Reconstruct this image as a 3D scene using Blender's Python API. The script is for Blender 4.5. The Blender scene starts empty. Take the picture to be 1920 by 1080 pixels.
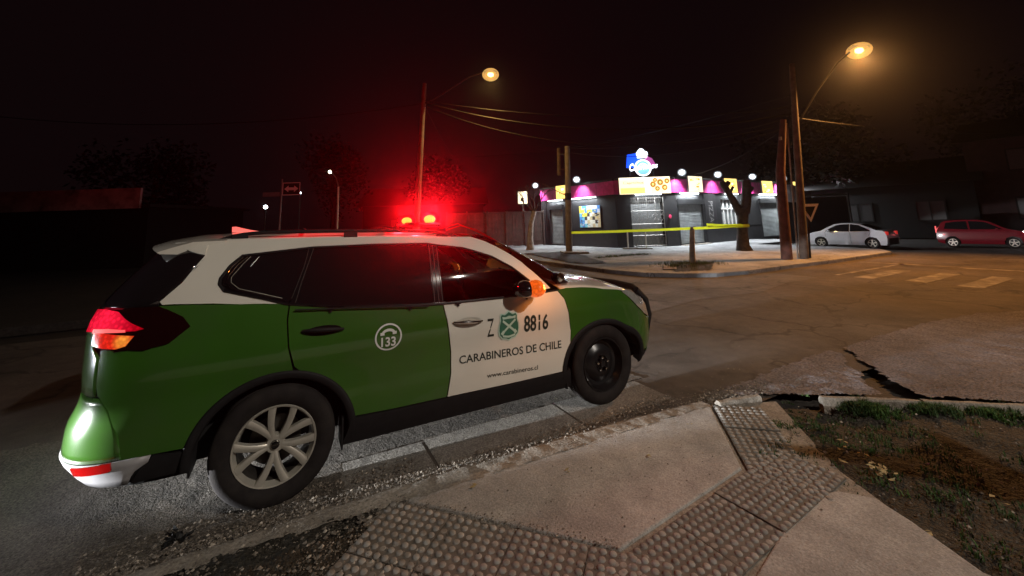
import bpy, bmesh, math, random
from mathutils import Vector, Matrix, noise
random.seed(7)
R = math.radians
scene = bpy.context.scene
COL = scene.collection

# ------------------------------------------------------------------ camera, world, exposure
cam_d = bpy.data.cameras.new('camera'); cam = bpy.data.objects.new('camera', cam_d); COL.objects.link(cam)
scene.camera = cam
_yaw, _pit, _rol = R(61.803), R(9.0), R(-1.858)
_F = Vector((math.cos(_yaw)*math.cos(_pit), math.sin(_yaw)*math.cos(_pit), math.sin(_pit)))
_Rr = Vector((math.sin(_yaw), -math.cos(_yaw), 0)); _U = _Rr.cross(_F)
_R2 = _Rr*math.cos(_rol)+_U*math.sin(_rol); _U2 = _U*math.cos(_rol)-_Rr*math.sin(_rol)
_m = Matrix((_R2, _U2, -_F)).transposed().to_4x4(); _m.translation = Vector((.0467, -4.1323, 1.7186))
cam.matrix_world = _m
cam_d.sensor_width = 36; cam_d.lens = 759.42/1920*36; cam_d.shift_y = -244.06/1920
cam_d.clip_start = .05; cam_d.clip_end = 1500

w = bpy.data.worlds.new('World'); scene.world = w; w.use_nodes = True
bg = w.node_tree.nodes['Background']; bg.inputs[0].default_value = (.0034, .0015, .0018, 1); bg.inputs[1].default_value = 1.
scene.view_settings.view_transform = 'Standard'; scene.view_settings.look = 'None'
scene.view_settings.exposure = 0; scene.view_settings.gamma = 1
scene.render.engine = 'CYCLES'
cy = scene.cycles
cy.use_denoising = True; cy.max_bounces = 8; cy.volume_bounces = 0; cy.sample_clamp_indirect = 4.0
cy.transparent_max_bounces = 12; cy.caustics_reflective = False; cy.caustics_refractive = False
HAZE = True

# ------------------------------------------------------------------ helpers
def tag(o, label=None, cat=None, group=None, kind=None):
    if label: o['label'] = label
    if cat: o['category'] = cat
    if group: o['group'] = group
    if kind: o['kind'] = kind
    return o
def empty(name, loc=(0, 0, 0), rz=0, label=None, cat=None, group=None):
    o = bpy.data.objects.new(name, None); COL.objects.link(o); o.location = loc; o.rotation_euler = (0, 0, rz)
    o.empty_display_size = .2
    return tag(o, label, cat, group)
def mesh_obj(name, verts, faces, mat=None, parent=None, smooth=False, kind=None, fm=None, angle=35):
    me = bpy.data.meshes.new(name); me.from_pydata([tuple(v) for v in verts], [], faces); me.update()
    for m in (mat if isinstance(mat, (list, tuple)) else [mat]):
        if m: me.materials.append(m)
    if fm: me.polygons.foreach_set('material_index', fm)
    if smooth:
        me.polygons.foreach_set('use_smooth', [True]*len(me.polygons)); me.set_sharp_from_angle(angle=R(angle))
    o = bpy.data.objects.new(name, me); COL.objects.link(o)
    if parent: o.parent = parent
    if kind: o['kind'] = kind
    return o
def dup(o, parent=None, loc=None, label=None):
    c = o.copy(); COL.objects.link(c); c.parent = parent
    if loc is not None: c.location = loc
    if label: c['label'] = label
    for ch in list(o.children): dup(ch, c)
    return c
class MB:
    def __init__(s): s.v = []; s.f = []; s.m = []
    def add(s, vs, fs, m=0):
        b = len(s.v); s.v += [tuple(v) for v in vs]; s.f += [tuple(i+b for i in f) for f in fs]; s.m += [m]*len(fs); return s
    def box(s, c, d, rz=0, m=0, rx=0, ry=0, M=None):
        x, y, z = d[0]/2, d[1]/2, d[2]/2
        vs = [Vector((a*x, b*y, e*z)) for a in (-1, 1) for b in (-1, 1) for e in (-1, 1)]
        mt = Matrix.Rotation(rz, 3, 'Z') @ Matrix.Rotation(ry, 3, 'Y') @ Matrix.Rotation(rx, 3, 'X')
        vs = [mt @ v + Vector(c) for v in vs]
        if M: vs = [M @ v for v in vs]
        return s.add(vs, [(0, 1, 3, 2), (4, 6, 7, 5), (0, 4, 5, 1), (2, 3, 7, 6), (0, 2, 6, 4), (1, 5, 7, 3)], m)
    def tube(s, pts, r, n=8, m=0, cap=True):
        pts = [Vector(p) for p in pts]; rs = r if isinstance(r, (list, tuple)) else [r]*len(pts)
        b = len(s.v); up = None
        for i, p in enumerate(pts):
            t = (pts[min(i+1, len(pts)-1)]-pts[max(i-1, 0)]).normalized()
            if up is None:
                up = Vector((0, 0, 1)) if abs(t.z) < .9 else Vector((1, 0, 0))
            a = t.cross(up).normalized(); c = a.cross(t).normalized(); up = c
            for k in range(n):
                q = 2*math.pi*k/n; s.v.append(tuple(p+(a*math.cos(q)+c*math.sin(q))*rs[i]))
        for i in range(len(pts)-1):
            for k in range(n):
                s.f.append((b+i*n+k, b+i*n+(k+1) % n, b+(i+1)*n+(k+1) % n, b+(i+1)*n+k)); s.m.append(m)
        if cap:
            s.f.append(tuple(b+k for k in range(n))[::-1]); s.m.append(m)
            s.f.append(tuple(b+(len(pts)-1)*n+k for k in range(n))); s.m.append(m)
        return s
    def revolve(s, prof, n=32, c=(0, 0, 0), axis='Y', m=0, a0=0, a1=2*math.pi):
        b = len(s.v); full = abs(a1-a0-2*math.pi) < 1e-6; nn = n if full else n+1
        for k in range(nn):
            q = a0+(a1-a0)*k/n
            for (r, h) in prof:
                if axis == 'Y': s.v.append((c[0]+r*math.cos(q), c[1]+h, c[2]+r*math.sin(q)))
                else: s.v.append((c[0]+r*math.cos(q), c[1]+r*math.sin(q), c[2]+h))
        L = len(prof)
        for k in range(n):
            for i in range(L-1):
                k2 = (k+1) % nn
                s.f.append((b+k*L+i, b+k2*L+i, b+k2*L+i+1, b+k*L+i+1)); s.m.append(m)
        return s
    def ball(s, c, r, n=12, m=0, sc=(1, 1, 1)):
        b = len(s.v); h = n//2
        for j in range(h+1):
            t = math.pi*j/h
            for k in range(n):
                q = 2*math.pi*k/n
                s.v.append((c[0]+r*sc[0]*math.sin(t)*math.cos(q), c[1]+r*sc[1]*math.sin(t)*math.sin(q), c[2]+r*sc[2]*math.cos(t)))
        for j in range(h):
            for k in range(n):
                s.f.append((b+j*n+k, b+(j+1)*n+k, b+(j+1)*n+(k+1) % n, b+j*n+(k+1) % n)); s.m.append(m)
        return s
    def build(s, name, mat, parent=None, smooth=False, kind=None, angle=35):
        return mesh_obj(name, s.v, s.f, mat, parent, smooth, kind, s.m if isinstance(mat, (list, tuple)) else None, angle)
def prism(poly, z0, z1):
    """vertical-sided slab from a plan polygon"""
    n = len(poly); vs = [(x, y, z0) for x, y in poly]+[(x, y, z1) for x, y in poly]
    fs = [tuple(range(n))[::-1], tuple(range(n, 2*n))]+[(i, (i+1) % n, n+(i+1) % n, n+i) for i in range(n)]
    return vs, fs

# ------------------------------------------------------------------ materials
def nmat(name, col, rough=.6, metal=0., var=0., vscale=8., bump=0., bscale=60., emit=None, estr=0., coat=0., alpha=None, col2=None, spec=None, detail=6, coords='Object', dirt=None, dscale=1.5, rvar=0., drange=(.45, .7)):
    m = bpy.data.materials.new(name); m.use_nodes = True; nt = m.node_tree; N = nt.nodes; L = nt.links
    b = N['Principled BSDF']; b.inputs['Base Color'].default_value = (*col, 1); b.inputs['Roughness'].default_value = rough
    b.inputs['Metallic'].default_value = metal
    if coat: b.inputs['Coat Weight'].default_value = coat; b.inputs['Coat Roughness'].default_value = .04
    if spec is not None: b.inputs['Specular IOR Level'].default_value = spec
    if emit: b.inputs['Emission Color'].default_value = (*emit, 1); b.inputs['Emission Strength'].default_value = estr
    if alpha is not None: b.inputs['Alpha'].default_value = alpha
    tc = N.new('ShaderNodeTexCoord')
    last = None
    if var or col2:
        n = N.new('ShaderNodeTexNoise'); n.inputs['Scale'].default_value = vscale; n.inputs['Detail'].default_value = detail
        L.new(tc.outputs[coords], n.inputs['Vector'])
        mx = N.new('ShaderNodeMix'); mx.data_type = 'RGBA'
        c2 = col2 or tuple(min(1, c*(1+var)) for c in col); c1 = col if col2 else tuple(c*(1-var) for c in col)
        mx.inputs['A'].default_value = (*c1, 1); mx.inputs['B'].default_value = (*c2, 1)
        cr = N.new('ShaderNodeMapRange'); cr.inputs['From Min'].default_value = .32; cr.inputs['From Max'].default_value = .68
        L.new(n.outputs['Fac'], cr.inputs['Value']); L.new(cr.outputs['Result'], mx.inputs['Factor']); last = mx.outputs['Result']
        if rvar:
            rr = N.new('ShaderNodeMapRange'); rr.inputs['To Min'].default_value = rough-rvar; rr.inputs['To Max'].default_value = rough+rvar
            L.new(n.outputs['Fac'], rr.inputs['Value']); L.new(rr.outputs['Result'], b.inputs['Roughness'])
    if dirt:
        n = N.new('ShaderNodeTexNoise'); n.inputs['Scale'].default_value = dscale; n.inputs['Detail'].default_value = 8; n.inputs['Roughness'].default_value = .65
        L.new(tc.outputs[coords], n.inputs['Vector'])
        cr = N.new('ShaderNodeMapRange'); cr.inputs['From Min'].default_value = drange[0]; cr.inputs['From Max'].default_value = drange[1]
        L.new(n.outputs['Fac'], cr.inputs['Value'])
        mx = N.new('ShaderNodeMix'); mx.data_type = 'RGBA'; mx.inputs['B'].default_value = (*dirt, 1)
        if last: L.new(last, mx.inputs['A'])
        else: mx.inputs['A'].default_value = (*col, 1)
        L.new(cr.outputs['Result'], mx.inputs['Factor']); last = mx.outputs['Result']
    if last: L.new(last, b.inputs['Base Color'])
    if bump:
        n = N.new('ShaderNodeTexNoise'); n.inputs['Scale'].default_value = bscale; n.inputs['Detail'].default_value = 5; n.inputs['Roughness'].default_value = .6
        L.new(tc.outputs[coords], n.inputs['Vector'])
        bp = N.new('ShaderNodeBump'); bp.inputs['Strength'].default_value = 1; bp.inputs['Distance'].default_value = bump
        L.new(n.outputs['Fac'], bp.inputs['Height']); L.new(bp.outputs['Normal'], b.inputs['Normal'])
    return m
def asphalt(name, base, speck, bumpd, patch=1., crack=True, tint=None, grain=140., gap=.010):
    m = bpy.data.materials.new(name); m.use_nodes = True; nt = m.node_tree; N = nt.nodes; L = nt.links
    b = N['Principled BSDF']; b.inputs['Roughness'].default_value = .82; b.inputs['Specular IOR Level'].default_value = .35
    g = N.new('ShaderNodeNewGeometry')
    def noi(sc, det=4, ro=.6, vec=None):
        n = N.new('ShaderNodeTexNoise'); n.inputs['Scale'].default_value = sc; n.inputs['Detail'].default_value = det; n.inputs['Roughness'].default_value = ro
        L.new(vec or g.outputs['Position'], n.inputs['Vector']); return n.outputs['Fac']
    def mr(v, a, c, d, e):
        r = N.new('ShaderNodeMapRange'); r.inputs['From Min'].default_value = a; r.inputs['From Max'].default_value = c
        r.inputs['To Min'].default_value = d; r.inputs['To Max'].default_value = e; L.new(v, r.inputs['Value']); return r.outputs['Result']
    def math_(op, a, c):
        q = N.new('ShaderNodeMath'); q.operation = op
        for i, x in enumerate((a, c)):
            if isinstance(x, (int, float)): q.inputs[i].default_value = x
            else: L.new(x, q.inputs[i])
        return q.outputs[0]
    big = mr(noi(.55, 5, .62), .3, .7, 1-.38*patch, 1+.42*patch)
    mid = mr(noi(5., 5), .3, .7, .82, 1.18)
    fine = mr(noi(grain, 3, .7), .35, .68, 1-speck, 1+speck)
    f = math_('MULTIPLY', math_('MULTIPLY', big, mid), fine)
    h = math_('MULTIPLY', noi(grain*.8, 3, .75), bumpd)
    h = math_('ADD', h, math_('MULTIPLY', noi(9., 4), bumpd*1.5))
    if crack:
        # warped cell borders read as cracks
        wv = N.new('ShaderNodeTexNoise'); wv.inputs['Scale'].default_value = 1.7; wv.inputs['Detail'].default_value = 6
        L.new(g.outputs['Position'], wv.inputs['Vector'])
        mixv = N.new('ShaderNodeMix'); mixv.data_type = 'RGBA'; mixv.blend_type = 'ADD'; mixv.inputs['Factor'].default_value = 1.1
        L.new(g.outputs['Position'], mixv.inputs['A']); L.new(wv.outputs['Color'], mixv.inputs['B'])
        vo = N.new('ShaderNodeTexVoronoi'); vo.feature = 'DISTANCE_TO_EDGE'; vo.inputs['Scale'].default_value = .42
        L.new(mixv.outputs['Result'], vo.inputs['Vector'])
        ck = mr(vo.outputs['Distance'], 0, gap, 0, 1)
        msk = mr(noi(.7, 2), .50, .60, 0, 1)
        ck = math_('MAXIMUM', ck, msk)
        f = math_('MULTIPLY', f, math_('ADD', math_('MULTIPLY', ck, .60), .40))
        h = math_('ADD', h, math_('MULTIPLY', ck, .003))
    mx = N.new('ShaderNodeMix'); mx.data_type = 'RGBA'; mx.blend_type = 'MULTIPLY'; mx.inputs['Factor'].default_value = 1
    mx.inputs['A'].default_value = (*base, 1); cc = N.new('ShaderNodeCombineColor')
    for i in range(3): L.new(f, cc.inputs[i])
    L.new(cc.outputs[0], mx.inputs['B']); L.new(mx.outputs['Result'], b.inputs['Base Color'])
    bp = N.new('ShaderNodeBump'); bp.inputs['Distance'].default_value = 1.; bp.inputs['Strength'].default_value = 1
    L.new(h, bp.inputs['Height']); L.new(bp.outputs['Normal'], b.inputs['Normal'])
    return m
def emis(name, col, s):
    m = bpy.data.materials.new(name); m.use_nodes = True; b = m.node_tree.nodes['Principled BSDF']
    b.inputs['Base Color'].default_value = (*[min(c, 1)*.8 for c in col], 1); b.inputs['Emission Color'].default_value = (*col, 1); b.inputs['Emission Strength'].default_value = s
    b.inputs['Roughness'].default_value = .4
    return m
def globe(name, col, s, tint, mixf=.5):
    m = bpy.data.materials.new(name); m.use_nodes = True; nt = m.node_tree; N = nt.nodes; L = nt.links; N.remove(N['Principled BSDF'])
    e = N.new('ShaderNodeEmission'); e.inputs[0].default_value = (*col, 1); e.inputs[1].default_value = s
    t = N.new('ShaderNodeBsdfTransparent'); t.inputs[0].default_value = (*tint, 1); mx = N.new('ShaderNodeMixShader'); mx.inputs[0].default_value = mixf
    L.new(t.outputs[0], mx.inputs[1]); L.new(e.outputs[0], mx.inputs[2]); L.new(mx.outputs[0], N['Material Output'].inputs[0]); return m
def lampmat(name, core, edge, cen, rad, s):
    m = bpy.data.materials.new(name); m.use_nodes = True; nt = m.node_tree; N = nt.nodes; L = nt.links; b = N['Principled BSDF']
    b.inputs['Base Color'].default_value = (*[c*.4 for c in edge], 1); b.inputs['Roughness'].default_value = .12; b.inputs['Coat Weight'].default_value = 1
    g = N.new('ShaderNodeNewGeometry'); d = N.new('ShaderNodeVectorMath'); d.operation = 'DISTANCE'; d.inputs[1].default_value = cen
    L.new(g.outputs['Position'], d.inputs[0]); r = N.new('ShaderNodeMapRange'); r.inputs['From Max'].default_value = rad; r.inputs['To Min'].default_value = 1; r.inputs['To Max'].default_value = 0; r.interpolation_type = 'SMOOTHERSTEP'
    L.new(d.outputs['Value'], r.inputs['Value'])
    v = N.new('ShaderNodeTexVoronoi'); v.inputs['Scale'].default_value = 46; L.new(g.outputs['Position'], v.inputs['Vector'])
    q = N.new('ShaderNodeMapRange'); q.inputs['From Max'].default_value = .6; q.inputs['To Min'].default_value = 1.15; q.inputs['To Max'].default_value = .55; L.new(v.outputs['Distance'], q.inputs['Value'])
    mx = N.new('ShaderNodeMix'); mx.data_type = 'RGBA'; mx.inputs['A'].default_value = (*edge, 1); mx.inputs['B'].default_value = (*core, 1); L.new(r.outputs['Result'], mx.inputs['Factor'])
    L.new(mx.outputs['Result'], b.inputs['Emission Color']); k = N.new('ShaderNodeMath'); k.operation = 'MULTIPLY'; k.inputs[1].default_value = s; L.new(q.outputs['Result'], k.inputs[0]); L.new(k.outputs[0], b.inputs['Emission Strength'])
    return m
def glassmat(name, tint, gloss=.08):
    m = bpy.data.materials.new(name); m.use_nodes = True; nt = m.node_tree; N = nt.nodes; L = nt.links
    N.remove(N['Principled BSDF']); out = N['Material Output']
    t = N.new('ShaderNodeBsdfTransparent'); t.inputs[0].default_value = (*tint, 1)
    gl = N.new('ShaderNodeBsdfGlossy'); gl.inputs['Roughness'].default_value = .03; gl.inputs[0].default_value = (.9, .9, .9, 1)
    fr = N.new('ShaderNodeFresnel'); fr.inputs[0].default_value = 1.5
    mx = N.new('ShaderNodeMixShader'); L.new(fr.outputs[0], mx.inputs[0]); L.new(t.outputs[0], mx.inputs[1]); L.new(gl.outputs[0], mx.inputs[2])
    L.new(mx.outputs[0], out.inputs[0]); return m
def translucent_plastic(name, col):
    m = bpy.data.materials.new(name); m.use_nodes = True; nt = m.node_tree; N = nt.nodes; L = nt.links; b = N['Principled BSDF']
    b.inputs['Base Color'].default_value = (*col, 1); b.inputs['Roughness'].default_value = .4
    n = N.new('ShaderNodeTexNoise'); n.inputs['Scale'].default_value = 9; g = N.new('ShaderNodeNewGeometry'); L.new(g.outputs['Position'], n.inputs['Vector'])
    t = N.new('ShaderNodeBsdfTranslucent'); t.inputs[0].default_value = (*col, 1); mx = N.new('ShaderNodeMixShader'); r = N.new('ShaderNodeMapRange'); r.inputs['To Min'].default_value = .45; r.inputs['To Max'].default_value = .65; L.new(n.outputs['Fac'], r.inputs['Value']); L.new(r.outputs['Result'], mx.inputs[0])
    L.new(b.outputs[0], mx.inputs[1]); L.new(t.outputs[0], mx.inputs[2]); L.new(mx.outputs[0], N['Material Output'].inputs[0]); return m
M = dict(
    road=asphalt('road_asphalt', (.088, .073, .062), .50, .010, 1.25, True, gap=.020),
    shoulder=asphalt('worn_grey_asphalt', (.165, .150, .158), .50, .040, .9, False, grain=42),
    gutter=asphalt('gutter_concrete', (.20, .185, .165), .50, .013, 1.1, True, grain=80, gap=.02),
    concrete=asphalt('ramp_concrete', (.335, .318, .298), .24, .006, .85, False, grain=90),
    kerbc=asphalt('kerb_concrete', (.25, .22, .185), .35, .010, .8, False, grain=60),
    walk=asphalt('far_pavement', (.25, .25, .255), .30, .010, 1.2, True, grain=60),
    coarse=asphalt('coarse_asphalt', (.125, .108, .090), .60, .030, .9, False, grain=75),
    road2=asphalt('grey_asphalt_repair', (.115, .106, .104), .45, .009, 1.2, True, gap=.02),
    dirt=asphalt('bare_dirt', (.034, .030, .023), .55, .030, 1.9, False, grain=45),
    ground=asphalt('dark_ground', (.03, .026, .023), .4, .01, .8, False, grain=30),
    tactile=nmat('tactile_grime_shade', (.135, .120, .104), .9, var=.35, vscale=14, bump=.002, bscale=120),  # darker than the domes: shade between them painted in, with grime
    dome=nmat('tactile_dome_concrete', (.30, .28, .255), .8, var=.30, vscale=11, bump=.0015, bscale=150, dirt=(.14, .11, .085), dscale=5, coords='Object'),
    gravel=nmat('gravel_grey', (.15, .125, .10), .9, var=.6, vscale=30),
    gravel_pale=nmat('gravel_pale', (.38, .33, .27), .8, var=.4, vscale=30),
    paint_white=nmat('road_paint', (.22, .20, .18), .7, var=.45, vscale=3, bump=.002, bscale=80, dirt=(.080, .066, .056), dscale=2.6, drange=(.40, .56)),
    green=nmat('car_green_paint', (.037, .116, .012), .24, coat=1., var=.05, vscale=3, dirt=(.042, .104, .02), dscale=2.2),
    cwhite=nmat('car_white_paint', (.74, .70, .62), .24, coat=1., var=.04, vscale=3),
    black=nmat('black_plastic', (.010, .009, .010), .68, var=.2, vscale=20, bump=.0006, bscale=300, spec=.3),
    gblack=nmat('gloss_black', (.008, .008, .009), .12, coat=.6, var=.1),
    liner=nmat('dark_liner', (.006, .006, .006), .9, var=.1),
    bumperg=nmat('bumper_plastic_lit', (.34, .33, .34), .45, var=.12, vscale=12),  # paler than its dark plastic, headlight glare put into the colour
    privacy=nmat('privacy_glass', (.010, .008, .009), .04, coat=1., var=.05),
    glass=glassmat('tinted_glass', (.30, .31, .31)),
    rubber=nmat('tyre_rubber', (.017, .014, .014), .85, var=.35, vscale=9, bump=.001, bscale=90, dirt=(.030, .025, .022), dscale=6, spec=.25),
    alloy=nmat('alloy_rim', (.66, .62, .54), .36, metal=.55, var=.1, vscale=10),
    steel=nmat('black_steel_wheel', (.016, .015, .016), .30, metal=.3, var=.2),
    chrome=nmat('chrome', (.80, .79, .76), .10, metal=1., var=.03),
    disc=nmat('brake_disc', (.12, .11, .10), .40, metal=.8, var=.15, vscale=30),
    redlens=nmat('red_lens', (.32, .004, .004), .12, coat=1., var=.05),
    darklens=nmat('smoked_red_lens', (.014, .002, .002), .08, coat=1., var=.05),
    clearlens=nmat('headlamp_lens', (.62, .62, .60), .10, metal=.6, coat=1., var=.15, vscale=25),
    text_dark=nmat('decal_dark_green', (.020, .030, .024), .4, var=.1),
    text_white=nmat('decal_white', (.74, .74, .70), .4, var=.05),
    crestg=nmat('crest_green', (.03, .14, .09), .4, var=.1),
    crestl=nmat('crest_pale', (.45, .62, .52), .4, var=.1),
    seat=nmat('seat_fabric', (.035, .032, .032), .9, var=.2, vscale=40),
    grass=nmat('grass_blades', (.035, .085, .012), .7, var=.5, vscale=3),
    leafdry=nmat('dry_leaf', (.35, .28, .14), .8, var=.4, vscale=15),
    plastic=nmat('litter_plastic', (.6, .58, .52), .5, var=.2),
    wood=nmat('weathered_pole_wood', (.11, .082, .065), .85, var=.35, vscale=5, bump=.006, bscale=25),
    conc_pole=nmat('pole_concrete', (.26, .23, .20), .8, var=.2, vscale=5, bump=.003, bscale=40),
    metal=nmat('galvanised_metal', (.30, .28, .26), .5, metal=.6, var=.15),
    bark=nmat('tree_bark', (.050, .038, .034), .95, var=.45, vscale=7, bump=.02, bscale=18),
    barkpale=nmat('whitewashed_bark', (.34, .30, .26), .9, var=.35, vscale=6, bump=.012, bscale=18),
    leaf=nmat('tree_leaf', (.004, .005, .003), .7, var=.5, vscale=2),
    wallgrey=nmat('shop_wall_charcoal', (.010, .010, .012), .62, var=.18, vscale=2.5, bump=.004, bscale=14, dirt=(.018, .017, .018), dscale=1.2),
    shutter=nmat('roller_shutter_steel', (.30, .32, .325), .45, metal=.1, var=.2, vscale=1.6, dirt=(.19, .20, .20), dscale=2.5),
    magenta=nmat('fascia_magenta', (.66, .045, .27), .55, var=.14, vscale=3, dirt=(.42, .02, .14), dscale=2.),
    pillar=nmat('shop_pillar_black', (.022, .021, .023), .5, var=.2, vscale=6),
    chalk=nmat('faded_letter_paint', (.20, .19, .19), .8, var=.3, vscale=14),
    fencew=nmat('fence_boards', (.06, .040, .033), .85, var=.35, vscale=3, bump=.004, bscale=20),
    plaster=nmat('old_plaster', (.46, .40, .38), .9, var=.25, vscale=1.2, dirt=(.12, .08, .07), dscale=1.4),
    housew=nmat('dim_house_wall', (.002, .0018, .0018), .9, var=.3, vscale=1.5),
    rooft=nmat('roof_sheet', (.012, .010, .010), .8, var=.3, vscale=4),
    tape=translucent_plastic('caution_tape', (.86, .90, .04)),
    sblack=nmat('sign_black', (.012, .012, .012), .5, var=.1),
    swhite=nmat('sign_white', (.72, .70, .68), .5, var=.05),
    sred=nmat('sign_red', (.5, .02, .02), .5, var=.05),
    dmetal=nmat('dull_arm_metal', (.06, .055, .05), .6, metal=.3, var=.1),
    sgrey=nmat('sign_back_grey', (.25, .25, .25), .5, metal=.5, var=.1),
    cablem=nmat('cable_black', (.005, .0045, .004), .7, var=.1),
    carred=nmat('red_car_paint', (.20, .008, .018), .25, coat=1., var=.05),
    carwhite=nmat('white_sedan_paint', (.70, .70, .74), .22, coat=1., var=.03),
    pane=nmat('dull_pane', (.015, .014, .014), .5, var=.2),
    carglass=nmat('car_glass_dark', (.012, .012, .014), .05, coat=1., var=.05),
)
def interp(t,x):
    if x<=t[0][0]: return t[0][1]
    if x>=t[-1][0]: return t[-1][1]
    for i in range(len(t)-1):
        x0,y0=t[i];x1,y1=t[i+1]
        if x<=x1:
            # pchip-ish hermite
            def sl(j):
                if j<=0: return (t[1][1]-t[0][1])/(t[1][0]-t[0][0])
                if j>=len(t)-1: return (t[-1][1]-t[-2][1])/(t[-1][0]-t[-2][0])
                a=(t[j][1]-t[j-1][1])/(t[j][0]-t[j-1][0]); b=(t[j+1][1]-t[j][1])/(t[j+1][0]-t[j][0])
                return 0. if a*b<=0 else 2*a*b/(a+b)
            h=x1-x0;u=(x-x0)/h
            return (2*u**3-3*u*u+1)*y0+(u**3-2*u*u+u)*h*sl(i)+(-2*u**3+3*u*u)*y1+(u**3-u*u)*h*sl(i+1)
WZ=[(.2,.84),(.3,.875),(.36,.893),(.5,.900),(.62,.895),(.75,.897),(.88,.910),(.95,.907),(1.05,.885),(1.15,.862),(1.25,.832),(1.35,.79),(1.45,.74),(1.53,.695),(1.59,.655),(1.66,.60)]
XR=[(.28,-1.0),(.38,-1.09),(.48,-1.15),(.6,-1.145),(.72,-1.105),(.82,-1.09),(.9,-1.095),(1.05,-1.10),(1.15,-1.105),(1.25,-1.075),(1.34,-1.02),(1.42,-.96),(1.55,-.85),(1.66,-.76)]
XFL=[(.22,3.48),(.35,3.60),(.5,3.64),(.65,3.65),(.78,3.62),(.88,3.54),(1.0,3.44),(1.3,3.3)]
XFU=[(1.0,2.80),(1.1,2.62),(1.2,2.44),(1.3,2.27),(1.4,2.10),(1.5,1.93),(1.58,1.76),(1.66,1.52)]
ZT=[(-2.5,1.27),(-.7,1.275),(0.,1.205),(.6,1.15),(1.1,1.105),(1.7,1.085),(2.2,1.10),(2.5,1.085),(2.8,1.04),(3.05,.985),(3.3,.90),(3.6,.83),(4.6,.80)]
def W(z): return interp(WZ,z)
def P(s,z,k='L',off=0.):
    """right side (y<0)"""
    xr=interp(XR,z); xf=interp(XFL if k=='L' else XFU,z)
    cr=.50 if k=='L' else .46; cf=.62 if k=="L" else .30
    a=xr+cr; b=xf-cf; w=W(z)
    if a<=s<=b: x=s; y=w
    elif s<a:
        th=min((a-s)/1.0,1.)*math.pi/2; e=2/3.2
        x=a-cr*math.sin(th)**e; y=w*max(math.cos(th),0)**e
    else:
        th=min((s-b)/1.1,1.)*math.pi/2; e=2/3.0
        x=b+cf*math.sin(th)**e; y=w*max(math.cos(th),0)**e
    # gentle plan taper
    tp=1-.05*max(0,(x-2.2)/1.4)**2-.035*max(0,(-x+.2)/1.2)**2
    if k!='L': tp=1-.045*max(0,(x-1.5)/1.0)**2-.035*max(0,(-x+.2)/1.0)**2
    return [x,-(y*tp),z]
def N(s,z,k='L'):
    e=.004
    a=P(s-e,z,k);b=P(s+e,z,k);c=P(s,z-e,k);d=P(s,z+e,k)
    u=[b[i]-a[i] for i in range(3)];v=[d[i]-c[i] for i in range(3)]
    n=[u[1]*v[2]-u[2]*v[1],u[2]*v[0]-u[0]*v[2],u[0]*v[1]-u[1]*v[0]]
    l=math.sqrt(sum(q*q for q in n)) or 1
    return [q/l for q in n]
def PO(s,z,k,off):
    p=P(s,z,k);n=N(s,z,k)
    return [p[i]+off*n[i] for i in range(3)]
# light and placement settings
LAMP1, LAMP2, LAMP3 = 7800, 1300, 3700
BEAM = 3800
NEARP = (6.0, -12.5)
SEDAN = (23.7, 5.75); REDC = (26.3, 2.15); REDA = R(-74)
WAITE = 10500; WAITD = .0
HD, HG = .00065, .935
# ------------------------------------------------------------------ police car (front to +X, rear axle at the origin)
police = empty('police_car', (0, 0, 0), 0, 'green and white police patrol car with lit red roof beacons parked along the near kerb', 'police car')
CG = .045
def clipgrid(polys, ds, dz):
    bm = bmesh.new()
    for poly in polys:
        vs = [bm.verts.new((a, c, 0)) for a, c in poly]; bm.faces.new(vs)
    xs = [a for p in polys for a, c in p]; zs = [c for p in polys for a, c in p]
    for lo, hi, st, ax in ((min(xs), max(xs), ds, 0), (min(zs), max(zs), dz, 1)):
        t = math.ceil(lo/st)*st+1e-4
        while t < hi:
            co = (t, 0, 0) if ax == 0 else (0, t, 0); no = (1, 0, 0) if ax == 0 else (0, 1, 0)
            bmesh.ops.bisect_plane(bm, geom=bm.verts[:]+bm.edges[:]+bm.faces[:], plane_co=co, plane_no=no, dist=1e-6)
            t += st
    bmesh.ops.triangulate(bm, faces=[f for f in bm.faces if len(f.verts) > 4])
    return bm
def panel(name, polys, k, off, mat, parent, thick=.012, ds=.06, dz=.05, mirror=True, label=None, mlabel=None, fn=None):
    """cut polygons in (s, z) along the body surface, proud by off, with turned-in edges"""
    if polys and not isinstance(polys[0][0], (tuple, list)): polys = [polys]
    bm = clipgrid(polys, ds, dz)
    for f in bm.faces:
        if f.normal.z < 0: f.normal_flip()
    sk = []
    if thick:
        be = [e for e in bm.edges if e.is_boundary]
        for e in be:
            l = e.link_loops[0]; sk.append((l.vert.index, l.link_loop_next.vert.index))
    bm.verts.index_update()
    sk = []
    if thick:
        for e in bm.edges:
            if e.is_boundary:
                l = e.link_loops[0]; sk.append((l.vert.index, l.link_loop_next.vert.index))
    P_ = fn or (lambda a, c, o: PO(a, c, k, o))
    vs = [P_(v.co.x, v.co.y, off) for v in bm.verts]
    fs = [tuple(v.index for v in f.verts) for f in bm.faces]
    inn = {}
    for a, c in sk:
        for q in (a, c):
            if q not in inn:
                inn[q] = len(vs); vs.append(P_(bm.verts[:][q].co.x, bm.verts[:][q].co.y, off-thick))
    for a, c in sk: fs.append((c, a, inn[a], inn[c]))
    bm.free()
    o = mesh_obj(name, vs, fs, mat, parent, True, angle=40)
    if label: o['label'] = label
    if mirror:
        o2 = mesh_obj(name, [(x, -y, z) for x, y, z in vs], [f[::-1] for f in fs], mat, parent, True, angle=40)
        if mlabel: o2['label'] = mlabel
        return o, o2
    return o
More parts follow.
